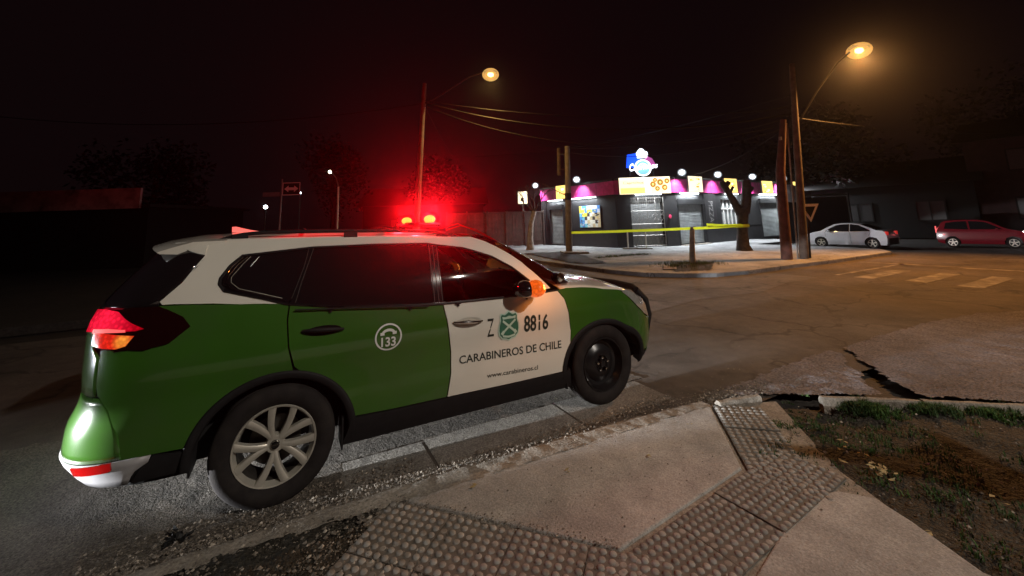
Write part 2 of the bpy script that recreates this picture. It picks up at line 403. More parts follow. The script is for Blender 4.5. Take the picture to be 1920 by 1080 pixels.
def ell(cx, cz, a, c, t0, t1, n=18):
    return [(cx+a*math.cos(R(t0+(t1-t0)*i/n)), cz+c*math.sin(R(t0+(t1-t0)*i/n))) for i in range(n+1)]
def scen(z, k):  # s at the centre line, rear and front
    xr = interp(XR, z); xf = interp(XFL if k == 'L' else XFU, z)
    return xr+(.50 if k == 'L' else .46)-1.0, xf-(.62 if k == 'L' else .30)+1.1
def gridp(name, k, zlist, sl, sr, ns, off, mat, parent, thick=.012, both=True, label=None):
    """surface strip between s=sl(z) and s=sr(z); both: continued over the centre line to the other side"""
    vs = []; fs = []; nz = len(zlist)
    for z in zlist:
        a, c = sl(z), sr(z); row = [PO(a+(c-a)*i/ns, z, k, off) for i in range(ns+1)]
        if both:
            front = abs(c-scen(z, k)[1]) < 1e-6
            if front: row = row[:-1]+[[row[-1][0], 0., row[-1][2]]]+[[p[0], -p[1], p[2]] for p in row[:-1][::-1]]
            else: row = [[p[0], -p[1], p[2]] for p in row[1:][::-1]]+[[row[0][0], 0., row[0][2]]]+row[1:]
        vs += row; L = len(row)
    for j in range(nz-1):
        for i in range(L-1):
            fs.append((j*L+i, j*L+i+1, (j+1)*L+i+1, (j+1)*L+i))
    o = mesh_obj(name, vs, fs, mat, parent, True, angle=50)
    if label: o['label'] = label
    if thick:
        md = o.modifiers.new('s', 'SOLIDIFY'); md.thickness = thick; md.offset = -1
    return o
def lin(a, b, n): return [a+(b-a)*i/n for i in range(n+1)]
AR = dict(r=(0., .36, .475, .430), f=(2.705, .36, .475, .395))

# dark inner liner with open wheel wells, and the floor
ss = lin(-1.25, 4.05, 106)
lv = []; lf = []
for j in range(13):
    for s_ in ss:
        z = .30+(interp(ZT, s_)-.01-.30)*j/12; lv.append(PO(s_, z, 'L', -.022))
for j in range(12):
    for i in range(len(ss)-1):
        z = .30+(interp(ZT, ss[i])-.31)*(j+.5)/12; s_ = (ss[i]+ss[i+1])/2
        if any(((s_-c[0])/(c[2]-.01))**2+((z-c[1])/(c[3]-.01))**2 < 1 for c in AR.values()): continue
        L = len(ss); lf.append((j*L+i, j*L+i+1, (j+1)*L+i+1, (j+1)*L+i))
n0 = len(lv); lv += [(x, -y, z) for x, y, z in lv]; lf += [tuple(n0+i for i in f[::-1]) for f in lf]
b = MB(); b.add(lv, lf)
b.box((1.35, 0, .30), (1.9, 1.66, .06)); b.box((-.75, 0, .42), (.5, 1.4, .06)); b.box((3.25, 0, .32), (.35, 1.4, .05))
for cx in (0, 2.705):
    for sy in (-1, 1):
        b.revolve([(.46, -.16), (.46, .16)], 16, (cx, sy*.72, .36), a0=0, a1=math.pi)
        b.box((cx, sy*.55, .55), (.92, .02, .6))
    b.tube([(cx, -.8, .35), (cx, .8, .35)], .04)
b.build('underbody', M['liner'], police)

# green side panels
def arch(w_, t0, t1, n=16):
    c = AR[w_]; return ell(c[0], c[1], c[2], c[3], t0, t1, n)
GAPW = .0045
quarter = [(-.905, .905), (-.913, .965), (-.915, 1.063), (-.93, 1.10), (-.75, 1.15), (-.62, 1.279), (-.391, 1.256), (.041-GAPW, 1.212), (.033-GAPW, 1.113), (.048-GAPW, .949), (.089-GAPW, .808)] + \
          [p for p in arch('r', 84, 160)] + [(-.52, .475), (-.68, .490), (-.68, .505), (-.86, .80), (-.9, .86)]
quarter = [(-.915, .86), (-.913, .965), (-.918, 1.06), (-.75, 1.05), (-.60, 1.06), (-.50, 1.143), (-.54, 1.20), (-.615, 1.277), (-.391, 1.256), (.041-GAPW, 1.212), (.033-GAPW, 1.113), (.048-GAPW, .949), (.070, .84)] + \
          arch('r', 80, 166) + [(-.60, .470), (-.70, .473), (-.72, .60), (-.80, .74), (-.90, .82)]
panel('rear_wing', quarter, 'L', 0, M['green'], police)
rdoor = [(.041+GAPW, 1.205), (.31, 1.165), (.6, 1.135), (.9, 1.10), (1.122-GAPW, 1.090), (1.146-GAPW, .97), (1.178-GAPW, .724), (1.176-GAPW, .567), (1.145-GAPW, .405), (.749, .412), (.47, .425)] + \
        arch('r', 14, 74, 12) + [(.088, .82), (.048+GAPW, .949), (.033+GAPW, 1.113)]
rd = panel('rear_door', rdoor, 'L', 0, M['green'], police)
fdoor = [(1.122+GAPW, 1.090), (1.6, 1.078), (1.9, 1.068), (2.10, 1.072), (2.225-GAPW, 1.075), (2.282-GAPW, 1.003), (2.313-GAPW, .883), (2.338-GAPW, .713), (2.326-GAPW, .577), (2.268-GAPW, .42), (2.25, .385), (1.663, .392), (1.145+GAPW, .405), (1.176+GAPW, .567), (1.178+GAPW, .724), (1.146+GAPW, .97)]
fd = panel('front_door', fdoor, 'L', .002, M['cwhite'], police, label='white front door with dark lettering and green crest', mlabel='white front door on the far side')
wing = [(2.225+GAPW, 1.082), (2.32, 1.092), (2.5, 1.082), (2.66, 1.062), (2.90, 1.008), (2.96, .965), (3.05, .885), (3.15, .80), (3.28, .715), (3.42, .66), (3.45, .40), (3.25, .385)] + \
       arch('f', 4, 176, 26)[::1] + [(2.300, .50), (2.326+GAPW, .577), (2.338+GAPW, .713), (2.313+GAPW, .883), (2.282+GAPW, 1.003)]
panel('front_wing', wing, 'L', 0, M['green'], police)
# arch cladding
for w_, t0, t1 in (('r', -10, 184), ('f', -12, 186)):
    c = AR[w_]; prof = [(-.045, -.06), (-.04, .002), (-.032, .010), (.0, .014), (.008, .010), (.012, -.006)]
    vs = []; fs = []; n = 40
    for i in range(n+1):
        t = R(t0+(t1-t0)*i/n)
        for dr, of in prof:
            vs.append(PO(c[0]+(c[2]+dr)*math.cos(t), c[1]+(c[3]+dr)*math.sin(t), 'L', of))
    for i in range(n):
        for q in range(len(prof)-1):
            a = i*len(prof)+q; fs.append((a, a+1, a+len(prof)+1, a+len(prof)))
    for sg in (1, -1):
        mesh_obj('arch_cladding', [(x, y*sg, z) for x, y, z in vs], [f if sg == -1 else f[::-1] for f in fs], M['black'], police, True, angle=50)
# sill cladding
panel('sill', [(.40, .250), (.75, .245), (1.12, .243), (2.33, .232), (2.30, .40), (2.25, .378), (1.663, .385), (1.15, .398), (.749, .405), (.46, .418)], 'L', .012, M['black'], police, thick=.05)
# rear bumper
zz = lin(.475, .80, 8)
gridp('rear_bumper', 'L', zz, lambda z: scen(z, 'L')[0], lambda z: interp([(.473, -.705), (.60, -.725), (.74, -.806), (.80, -.885)], z)+.016, 26, -.0015, M['green'], police)
gridp('bumper_skirt', 'L', lin(.335, .468, 4), lambda z: scen(z, 'L')[0], lambda z: interp([(.33, -.66), (.47, -.62)], z), 26, .004, M['bumperg'], police)
panel('skirt_end', [(-.645, .335), (-.50, .34), (-.478, .445), (-.60, .464), (-.612, .464)], 'L', .004, M['black'], police)  # black stands for the shaded end of the same skirt
for rr in panel('reflector', [(-.99, .415), (-.76, .425), (-.73, .432), (-.735, .470), (-.99, .462)], 'L', .012, M['redlens'], police): pass
# tailgate
gridp('tailgate', 'L', lin(.81, 1.262, 9), lambda z: scen(z, 'L')[0], lambda z: -.921 if z < 1.06 else interp([(1.06, -1.00), (1.262, -1.00)], z), 20, .002, M['green'], police)
# tail lamps (lit)
lamp_red = lampmat('tail_lamp_lit_red', (1., .012, .05), (.30, .0, .005), PO(-.95, 1.20, 'L', .016), .26, 1.7); lamp_or = lampmat('tail_lamp_lit_orange', (1., .34, .04), (.70, .018, .008), PO(-.755, 1.10, 'L', .016), .070, 1.3); lamp_core = emis('tail_lamp_core', (1., .12, .12), .95)
A, B_ = panel('tail_lamp', [(-1.12, 1.150), (-.90, 1.157), (-.70, 1.150), (-.662, 1.158), (-.735, 1.199), (-.846, 1.258), (-.97, 1.268), (-1.12, 1.262)], 'L', .016, lamp_red, police, label='lit red upper tail lamp')
for q in (A, B_):
    sg = 1 if q is A else -1
    for nm, pl, of, mt in (('indicator_lens', [(-1.0, 1.085), (-.892, 1.068), (-.785, 1.062), (-.735, 1.074), (-.70, 1.125), (-.90, 1.148), (-1.0, 1.146)], .015, lamp_or),
                           ('lamp_strip', [(-1.0, 1.148), (-.86, 1.150), (-.75, 1.148), (-.75, 1.160), (-.86, 1.170), (-1.0, 1.168)], .020, lamp_core)):
        bm_o = panel(nm, pl, 'L', of, mt, q, mirror=False)
        if sg < 0:
            for v in bm_o.data.vertices: v.co.y *= -1
            bm_o.data.flip_normals()
panel('lamp_housing', [(-.846, 1.264), (-.751, 1.276), (-.611, 1.273), (-.534, 1.199), (-.493, 1.143), (-.583, 1.066), (-.652, 1.040), (-.72, 1.052), (-.80, 1.045), (-.80, 1.10), (-.665, 1.155), (-.74, 1.20)], 'L', .010, M['darklens'], police)

# upper body: white pillars and cant rail, glass
ROOF = [(-1.3, 1.655), (-.38, 1.655), (.08, 1.648), (.62, 1.635), (1.0, 1.622), (1.30, 1.605), (1.40, 1.60), (2.4, 1.45)]
WSE = [(1.10, 2.16), (1.156, 2.112), (1.258, 2.007), (1.437, 1.790), (1.556, 1.586), (1.60, 1.45), (1.66, 1.40)]   # outer line of the A pillar
def wse(z): return interp(WSE, z)
cpil = [(-.620, 1.282), (-.391, 1.262), (-.25, 1.243), (-.12, 1.232), (.02, 1.214), (-.097, 1.256), (-.344, 1.331), (-.378, 1.374), (-.378, 1.41), (-.330, 1.488), (-.264, 1.550), (-.121, 1.559), (.164, 1.577), (.164, 1.646), (-.38, 1.655), (-.43, 1.655), (-.436, 1.56), (-.54, 1.40), (-.628, 1.30)]
crail = [(.164, 1.577), (.613, 1.574), (1.047, 1.560), (1.137, 1.543), (1.361, 1.508), (1.46, 1.475), (1.50, 1.585), (1.46, 1.598), (1.30, 1.606), (1.0, 1.622), (.62, 1.635), (.164, 1.646)]
apil = [(1.46, 1.475), (1.615, 1.421), (1.791, 1.318), (1.983, 1.161), (2.04, 1.104), (2.10, 1.100), (2.16, 1.105), (2.112, 1.156), (2.007, 1.258), (1.900, 1.35), (1.790, 1.437), (1.69, 1.50), (1.586, 1.556), (1.50, 1.585)]
panel('body_frame', [cpil, crail, apil], 'U', 0, M['cwhite'], police, ds=.05, dz=.04, thick=.02)
panel('quarter_window', [(-.344, 1.333), (-.375, 1.374), (-.374, 1.41), (-.328, 1.486), (-.264, 1.546), (-.121, 1.555), (.150, 1.572), (.122, 1.446), (.050, 1.237), (.022, 1.222), (-.097, 1.26)], 'U', -.003, M['privacy'], police)
panel('rear_door_window', [(.182, 1.573), (.613, 1.570), (1.047, 1.556), (1.046, 1.377), (1.043, 1.102), (.6, 1.140), (.31, 1.170), (.075, 1.205), (.108, 1.341)], 'U', -.003, M['privacy'], police)
panel('front_door_window', [(1.137, 1.537), (1.361, 1.502), (1.46, 1.470), (1.615, 1.415), (1.791, 1.312), (1.983, 1.155), (2.035, 1.098), (1.645, 1.084), (1.132, 1.096), (1.124, 1.29)], 'U', -.003, M['glass'], police, thick=0)
panel('door_pillar', [(1.047, 1.556), (1.137, 1.537), (1.124, 1.29), (1.135, 1.095), (1.043, 1.100)], 'U', .003, M['gblack'], police)
panel('door_pillar', [(.150, 1.572), (.182, 1.573), (.108, 1.341), (.072, 1.205), (.042, 1.215), (.050, 1.237), (.122, 1.446)], 'U', .003, M['gblack'], police)
def surfpath(pts, k, off, closed=True, step=.04):
    o = []; P2 = pts+[pts[0]] if closed else pts
    for a, c in zip(P2[:-1], P2[1:]):
        n = max(1, int(math.hypot(c[0]-a[0], c[1]-a[1])/step))
        o += [PO(a[0]+(c[0]-a[0])*i/n, a[1]+(c[1]-a[1])*i/n, k, off) for i in range(n)]
    o.append(PO(*P2[-1], k, off)); return o
def mtube(name, pts, k, off, r, mat, parent, closed=True, n=6):
    for sg in (1, -1):
        b = MB(); b.tube([(x, y*sg, z) for x, y, z in surfpath(pts, k, off, closed)], r, n); b.build(name, mat, parent, True)
mtube('window_trim', [(-.344, 1.333), (-.375, 1.374), (-.374, 1.41), (-.328, 1.486), (-.264, 1.546), (-.121, 1.555), (.164, 1.575), (.613, 1.573), (1.047, 1.559), (1.137, 1.541), (1.361, 1.506), (1.46, 1.474), (1.615, 1.419), (1.791, 1.316), (1.983, 1.159), (2.035, 1.100)], 'U', .003, .0085, M['black'], police, False)
mtube('window_trim', [(-.344, 1.333), (-.097, 1.258), (.022, 1.216), (.31, 1.168), (.6, 1.138), (.9, 1.106), (1.135, 1.092), (1.645, 1.081), (2.035, 1.095)], 'U', .004, .011, M['gblack'], police, False)
mtube('chrome_strip', [(-.05, 1.262), (-.31, 1.345), (-.335, 1.385), (-.33, 1.42), (-.285, 1.49), (-.235, 1.535)], 'U', .004, .0045, M['chrome'], police, False)
mtube('chrome_strip', [(-.21, 1.47), (-.165, 1.53)], 'U', .004, .003, M['chrome'], police, False)
mtube('sill_bar', [(.075, 1.168), (.31, 1.150), (.6, 1.124), (1.0, 1.085)], 'L', .022, .005, M['black'], police, False)
for s0_, z0_ in ((1.247, 1.080), (1.882, 1.062), (.30, 1.150), (.86, 1.098)):
    for sg in (1, -1):
        p = PO(s0_, z0_, 'L', .012); b = MB(); b.box((p[0], p[1]*sg, p[2]), (.045, .02, .012)); b.box((p[0], p[1]*sg, p[2]-.012), (.014, .02, .022)); b.build('visor_clip', M['black'], police)
for pts in ([(1.060, 1.552), (1.052, 1.36), (1.056, 1.105)], [(1.092, 1.545), (1.082, 1.33), (1.092, 1.102)], [(1.126, 1.536), (1.114, 1.30), (1.122, 1.10)]): mtube('pillar_trim', pts, 'U', .004, .0030, M['dmetal'], police, False)
for pts in ([(.182, 1.570), (.108, 1.341), (.075, 1.212)], [(.150, 1.568), (.122, 1.446), (.052, 1.245)]): mtube('pillar_trim', pts, 'U', .004, .0025, M['dmetal'], police, False)
mtube('chrome_strip', [(.02, 1.235), (-.10, 1.272), (-.30, 1.335), (-.352, 1.372), (-.355, 1.408), (-.315, 1.480), (-.26, 1.535)], 'U', .005, .0035, M['chrome'], police, False)
mtube('chrome_strip', [(-.005, 1.252), (-.10, 1.284), (-.26, 1.335), (-.31, 1.378), (-.312, 1.410), (-.255, 1.49), (-.215, 1.535)], 'U', .005, .0020, M['alloy'], police, False)
# windscreen and rear glass
gridp('windscreen', 'U', lin(1.13, 1.612, 10), wse, lambda z: scen(z, 'U')[1], 14, -.004, M['glass'], police, thick=0)
gridp('rear_window', 'U', lin(1.272, 1.615, 8), lambda z: scen(z, 'U')[0], lambda z: interp([(1.27, -.640), (1.30, -.632), (1.40, -.546), (1.56, -.440), (1.66, -.435)], z), 22, 0, M['privacy'], police)

# roof cap
def edgecurve(zf, k, smin, smax, n=200):
    return [P(smin+(smax-smin)*i/n, zf(smin+(smax-smin)*i/n), k) for i in range(n+1)]
def halfw(curve, x):
    best = 0.
    for a, c in zip(curve[:-1], curve[1:]):
        lo, hi = sorted((a[0], c[0]))
        if lo <= x <= hi and hi > lo:
            t = (x-a[0])/(c[0]-a[0]); best = max(best, -(a[1]+(c[1]-a[1])*t))
    return best
EC = edgecurve(lambda s_: 1.652, 'U', -1.3, 2.4)
x0 = min(p[0] for p in EC)+.002; x1 = max(p[0] for p in EC)-.002
def zr(x): return interp([(-1.3, 1.645), (-.38, 1.655), (.08, 1.65), (.62, 1.637), (1.0, 1.622), (1.30, 1.604), (1.6, 1.575)], x)
vs = []; fs = []; nx, ny = 44, 20
for i in range(nx+1):
    u = i/nx; x = x0+(x1-x0)*(.5-.5*math.cos(math.pi*u)); hw = max(halfw(EC, x), .01)
    for j in range(ny+1):
        v = -1+2*j/ny; cr = .060*min(1, (x-x0)/.5+.15)*min(1, (x1-x)/.5+.1)
        vs.append((x, v*hw, zr(x)-.004+cr*(1-abs(v)**2.4)))
for i in range(nx):
    for j in range(ny):
        a = i*(ny+1)+j; fs.append((a, a+ny+1, a+ny+2, a+1))
o = mesh_obj('roof', vs, fs, M['cwhite'], police, True, angle=60)
md = o.modifiers.new('s', 'SOLIDIFY'); md.thickness = .02
# hood
zh = lambda s_: interp(ZT, s_)
EH = edgecurve(zh, 'L', 2.2, 4.13)
xs_ = [p[0] for p in EH]; hx1 = max(xs_)-.01
zofx = sorted([(p[0], p[2]) for p in EH[:150]])
vs = []; fs = []; nx, ny = 26, 22
for i in range(nx+1):
    u = i/nx; x = 2.26+(hx1-2.26)*math.sin(u*math.pi/2); hw = max(halfw(EH, x), .02)
    ze = interp(zofx[::6]+[zofx[-1]], x) if x < zofx[-1][0] else zofx[-1][1]
    for j in range(ny+1):
        v = -1+2*j/ny
        vs.append((x+(.05*(1-v*v) if i == 0 else 0), v*(hw-.004), ze-.002+(.075*min(1, (hx1-x)/.55+.1))*(1-abs(v)**2.2)))
for i in range(nx):
    for j in range(ny):
        a = i*(ny+1)+j; fs.append((a, a+ny+1, a+ny+2, a+1))
o = mesh_obj('bonnet', vs, fs, M['cwhite'], police, True, angle=60); md = o.modifiers.new('s', 'SOLIDIFY'); md.thickness = .015
# front bumper, grille, headlamps
gridp('front_bumper', 'L', lin(.36, .66, 7), lambda z: interp([(.36, 3.29), (.40, 3.46), (.66, 3.43)], z), lambda z: scen(z, 'L')[1], 18, .002, M['green'], police)
gridp('bumper_skirt', 'L', lin(.24, .352, 3), lambda z: 3.24, lambda z: scen(z, 'L')[1], 18, .0, M['black'], police)
gridp('grille', 'L', lin(.668, .80, 4), lambda z: 3.78, lambda z: scen(z, 'L')[1], 10, .0, M['gblack'], police)
panel('headlamp', [(2.93, .985), (3.02, .92), (3.12, .835), (3.26, .735), (3.42, .675), (3.72, .69), (3.72, .80), (3.45, .845), (3.2, .925), (3.05, .985), (2.96, 1.005)], 'L', .006, M['clearlens'], police)
# spoiler
vs = []; fs = []; pr_ = [(-.38, 1.700), (-.57, 1.698), (-.765, 1.668), (-.850, 1.640), (-.835, 1.628), (-.64, 1.612), (-.44, 1.640)]
yy = lin(-1, 1, 16)
for v in yy:
    hw = .61
    for (x, z) in pr_:
        k_ = abs(v)**3; vs.append((x+k_*.10*(1 if x < -.6 else .1), v*hw, z-.045*abs(v)**2.2))
n = len(pr_)
for i in range(len(yy)-1):
    for q in range(n):
        fs.append((i*n+q, i*n+(q+1) % n, (i+1)*n+(q+1) % n, (i+1)*n+q))
fs.append(tuple(range(n))); fs.append(tuple(len(vs)-n+q for q in range(n))[::-1])
mesh_obj('rear_spoiler', vs, fs, M['cwhite'], police, True, angle=40)
# spoiler end cap meeting the C pillar
panel('spoiler_end', [(-.436, 1.562), (-.430, 1.640), (-.46, 1.652), (-.80, 1.645), (-.74, 1.63), (-.60, 1.605), (-.52, 1.585)], 'U', .006, M['cwhite'], police)
# roof rails
for sg in (1, -1):
    pts = [(x, sg*(interp([(-.35, .52), (.2, .585), (1.0, .585), (1.35, .56)], x)), zr(x)+interp([(-.42, .0), (-.30, .035), (-.1, .048), (1.1, .045), (1.25, .030), (1.36, .0)], x)) for x in lin(-.42, 1.36, 26)]
    b = MB(); b.tube(pts, .014, 8)
    for x in (-.30, .45, 1.22): b.box((x, sg*interp([(-.35, .53), (.2, .585), (1.35, .56)], x), zr(x)+.015), (.10, .028, .05))
    b.build('roof_rail', M['black'], police, True)
for x in (.12, .80):
    b = MB(); b.tube([(x, -.57, 1.70), (x, 0, 1.715), (x, .57, 1.70)], .013, 8); b.build('cross_bar', M['black'], police, True)
# antenna fin
b = MB()
pf = [(-.41, 0), (-.20, 0), (-.27, .012), (-.34, .032), (-.385, .046), (-.412, .044)]
vs = [(x, -.018*(1-z*10), 1.708+z) for x, z in pf]+[(x, .018*(1-z*10), 1.708+z) for x, z in pf]
b.add(vs, [tuple(range(6)), tuple(range(6, 12))[::-1]]+[(i, 6+i, 6+(i+1) % 6, (i+1) % 6) for i in range(6)]); b.build('antenna', M['cwhite'], police)
# light bar: low housing, two lit domes, feet
LBX = 1.15
b = MB(); b.box((LBX, 0, 1.712), (.16, 1.0, .022)); b.box((LBX, 0, 1.735), (.11, .62, .026)); b.build('light_bar', M['gblack'], police)
core = emis('beacon_lit_core', (1., .20, .03), 9.0); rdome = globe('beacon_glow_red', (1., .004, .012), 1.3, (1., .62, .50), .35); rlens = emis('beacon_red_dome', (1., .008, .010), 2.0)
lb = [c for c in police.children if c.name == 'light_bar'][0]
for yy_, sx in ((.46, 1.25), (-.42, .75)):
    b = MB(); b.ball((LBX, yy_, 1.768), .047, 16, 0, (1.1, 1.7*sx, .84)); b.build('beacon_lamp', core, lb, True)
    b = MB(); b.ball((LBX, yy_, 1.775), .078, 18, 0, (1.15, 1.9*sx, .82)); b.build('beacon_dome_glow', rdome, lb, True)  # glowing outer dome also stands in for bloom around the beacon
    b = MB(); b.box((LBX, yy_, 1.728), (.15, .25*sx, .02)); b.build('beacon_base', rlens, lb)
for yy_ in (-.46, .46):
    b = MB(); b.box((LBX, yy_*.8, 1.69), (.10, .05, .035)); b.build('bar_foot', M['black'], lb)
for yy_ in (.46, -.44):
    for dx, dy in ((0, -1), (0, 1), (1, 0), (-1, 0)):
        ld = bpy.data.lights.new('beacon_beam', 'SPOT'); ld.energy = BEAM*(1. if dy < 0 else .08 if dx > 0 else .22); ld.color = (1, .006, .014); ld.shadow_soft_size = .04; ld.spot_size = R(74); ld.spot_blend = .5
        lo = bpy.data.objects.new('beacon_beam', ld); COL.objects.link(lo); lo.location = (LBX+.10*dx, yy_+.11*dy, 1.785); lo.rotation_euler = Vector((dx, dy, .46)).to_track_quat('-Z', 'Y').to_euler(); lo.parent = police
for nm, loc, e, rad in (('beacon_light', (LBX-.08, .46, 1.84), 55, .05), ('beacon_light', (LBX-.08, -.44, 1.83), 55, .05)):
    ld = bpy.data.lights.new(nm, 'POINT'); ld.energy = e; ld.color = (1, .012, .02); ld.shadow_soft_size = rad
    lo = bpy.data.objects.new(nm, ld); COL.objects.link(lo); lo.location = loc; lo.parent = police
# cable loops in front of the bar
b = MB(); b.tube([(1.30, -.45, 1.665), (1.45, -.42, 1.70), (1.62, -.38, 1.66), (1.80, -.36, 1.57), (1.95, -.4, 1.47)], .005, 6); b.build('beacon_cable', M['redlens'], police, True)
b = MB(); b.tube([(1.30, -.25, 1.68), (1.50, -.22, 1.72), (1.72, -.2, 1.63), (1.9, -.25, 1.53)], .005, 6); b.build('beacon_cable', M['redlens'], police, True)

# door handles
for s0_, s1_, z0_, z1_, mt, pr0, sk in ((.126, .386, 1.030, 1.010, M['black'], rd, 0), (1.198, 1.442, .945, .925, M['chrome'], fd, 1)):
    for sg, par in ((1, pr0[0]), (-1, pr0[1])):
        pts = []
        for i in range(9):
            t = i/8; q = PO(s0_+(s1_-s0_)*t, z0_+(z1_-z0_)*t, 'L', .010+.030*math.sin(math.pi*t)**.6); pts.append((q[0], q[1]*sg, q[2]))
        b = MB(); b.tube(pts, [.009+.007*math.sin(math.pi*i/8) for i in range(9)], 8); h = b.build('door_handle', mt, par, True)
        cp = []
        for i in range(17):
            t = 2*math.pi*i/16; cp.append(((s0_+s1_)/2+.115*math.cos(t), (z0_+z1_)/2+.030*math.sin(t)))
        b = MB(); vs = [PO(a, c, 'L', .0035) for a, c in cp[:-1]]; cc = PO((s0_+s1_)/2, (z0_+z1_)/2, 'L', .0030)
        vs = [(x, y*sg, z) for x, y, z in vs+[cc]]; b.add(vs, [(i, (i+1) % 16, 16) if sg > 0 else ((i+1) % 16, i, 16) for i in range(16)])
        b.build('handle_recess_shading', M['gblack'] if not sk else M['alloy'], par)  # flat patch on the door skin painted in as recess shading
# mirrors
for sg in (1, -1):
    b = MB(); b.ball((1.80, -1.00*sg, 1.150), .10, 20, 0, (.92, 1.12, .72)); b.tube([(1.90, -.86*sg, 1.09), (1.84, -.96*sg, 1.11)], .03, 8)
    mo = b.build('door_mirror', M['gblack'], police, True)
    b = MB(); b.ball((1.885, -1.045*sg, 1.152), .092, 18, 0, (.95, 1.15, .80)); b.build('mirror_indicator', lampmat('mirror_amber_lit', (1., .42, .06), (.75, .10, .008), (1.955, -1.06*sg, 1.165), .12, 1.5), mo, True)
    b = MB(); b.ball((1.955, -1.03*sg, 1.170), .018, 10, 0, (1, 1.3, 1)); b.build('indicator_bulb', emis('amber_bulb', (1., .55, .12), 12), mo, True)
    b = MB(); b.ball((1.93, -.99*sg, 1.115), .06, 12, 0, (1.1, 1.2, .5)); b.build('mirror_cap', M['cwhite'], mo, True)
    ld = bpy.data.lights.new('amber_light', 'POINT'); ld.energy = 3.2; ld.color = (1, .30, .04); ld.shadow_soft_size = .03
    lo = bpy.data.objects.new('amber_light', ld); COL.objects.link(lo); lo.location = (2.02, -1.14*sg, 1.17); lo.parent = police
# search lamp at the foot of the windscreen
b = MB(); b.ball((2.30, -.74, 1.175), .045, 12, 0, (1, 1.1, 1)); b.tube([(2.30, -.74, 1.14), (2.34, -.72, 1.07)], .012, 6); sl = b.build('search_lamp', M['gblack'], police, True)
b = MB(); b.revolve([(.0, .0), (.04, .0), (.046, -.015)], 14, (2.325, -.785, 1.18)); b.build('lamp_rim', M['chrome'], sl, True)
b = MB(); b.tube([(2.2, -.6, 1.12), (2.30, -.15, 1.20), (2.30, .0, 1.21)], .008, 6); b.tube([(2.28, .1, 1.14), (2.32, .55, 1.16)], .008, 6); b.build('wiper', M['black'], police)
# bull bar
b = MB()
for sg in (1, -1):
    b.tube([(3.62, .52*sg, .40), (3.70, .52*sg, .62), (3.69, .50*sg, .78), (3.60, .46*sg, .89)], .040, 10)
b.tube([(3.60, -.46, .89), (3.62, -.38, .915), (3.66, 0, .92), (3.62, .38, .915), (3.60, .46, .89)], .038, 10)
b.tube([(3.70, -.50, .60), (3.74, 0, .61), (3.70, .50, .60)], .024, 10)
for sg in (1, -1): b.tube([(3.72, .2*sg, .60), (3.65, .2*sg, .91)], .02, 8); b.tube([(3.5, .42*sg, .40), (3.63, .5*sg, .42)], .02, 6)
b.build('bull_bar', M['black'], police, True)
# interior
b = MB()
for sy in (-.37, .37):
    b.box((1.30, sy, .72), (.52, .50, .16)); b.box((1.02, sy, 1.05), (.14, .48, .60), ry=-.18); b.box((.98, sy, 1.42), (.09, .26, .16), ry=-.1)
b.box((.15, 0, .95), (.16, 1.2, .62)); b.build('seat', M['seat'], police)
b = MB(); b.box((2.05, 0, .98), (.42, 1.40, .16), ry=.15); b.box((1.35, 0, .6), (1.4, .2, .25)); b.build('dashboard', M['black'], police)
b = MB(); b.revolve([(.185, -.012), (.197, 0), (.185, .012), (.175, 0), (.185, -.012)], 20, (0, 0, 0)); sw = b.build('steering_wheel', M['gblack'], police, True); sw.location = (1.78, .37, 1.04); sw.rotation_euler = (0, 0, R(68))
b = MB(); b.tube([(.88, -.66, 1.0), (.88, -.6, 1.52), (.88, .6, 1.52), (.88, .66, 1.0)], .014, 6)
for i in range(13): b.tube([(.88, -.6+.1*i, 1.0), (.88, -.6+.1*i, 1.52)], .004, 4)
for z in (1.0, 1.13, 1.26, 1.39): b.tube([(.88, -.62, z), (.88, .62, z)], .004, 4)
b.build('cage_partition', M['metal'], police)

# ---- lettering and emblems
def text_mesh(txt, size=1., xs=1., bold=0., shear=0.):
    c = bpy.data.curves.new('t', 'FONT'); c.body = txt; c.size = size; c.offset = bold; c.shear = shear; c.resolution_u = 4
    o = bpy.data.objects.new('t', c); COL.objects.link(o)
    dg = bpy.context.evaluated_depsgraph_get(); me = bpy.data.meshes.new_from_object(o.evaluated_get(dg))
    vs = [(v.co.x*xs, v.co.y) for v in me.vertices]; fs = [tuple(p.vertices) for p in me.polygons]
    bpy.data.objects.remove(o); bpy.data.curves.remove(c); bpy.data.meshes.remove(me)
    return vs, fs
def fit2d(vs, w, h):
    xs = [v[0] for v in vs]; ys = [v[1] for v in vs]; a, c = min(xs), min(ys); W_, H_ = max(xs)-a, max(ys)-c
    return [((x-a)/W_*w, (y-c)/H_*h) for x, y in vs]
def decal(name, vs, fs, fn, mat, parent, sg=1):
    pts = [fn(a, c) for a, c in vs]
    return mesh_obj(name, [(x, y*sg, z) for x, y, z in pts], fs, mat, parent)
def car_text(name, txt, corners, mat, parent, off=.0050, bold=0., both=True):
    (sl_, zb, zt), (sr_, zb2, zt2) = corners
    vs, fs = text_mesh(txt, 1, 1, bold); vs = fit2d(vs, 1, 1)
    def fn(u, v, flip=False):
        if flip: u = 1-u
        s_ = sl_+(sr_-sl_)*u; z0 = zb+(zb2-zb)*u; z1 = zt+(zt2-zt)*u
        return PO(s_, z0+(z1-z0)*v, 'L', off)
    decal(name, vs, fs, fn, mat, parent[0])
    if both:
        decal(name, vs, [f for f in fs], lambda u, v: fn(u, v, True), mat, parent[1], -1)
car_text('lettering', 'Z', ((1.492, .790, .932), (1.552, .788, .929)), M['text_dark'], fd)
car_text('lettering', '8816', ((1.840, .775, .915), (2.088, .766, .900)), M['text_dark'], fd, bold=.022)
car_text('lettering', 'CARABINEROS DE CHILE', ((1.248, .622, .683), (2.223, .584, .650)), M['text_dark'], fd, bold=.010)
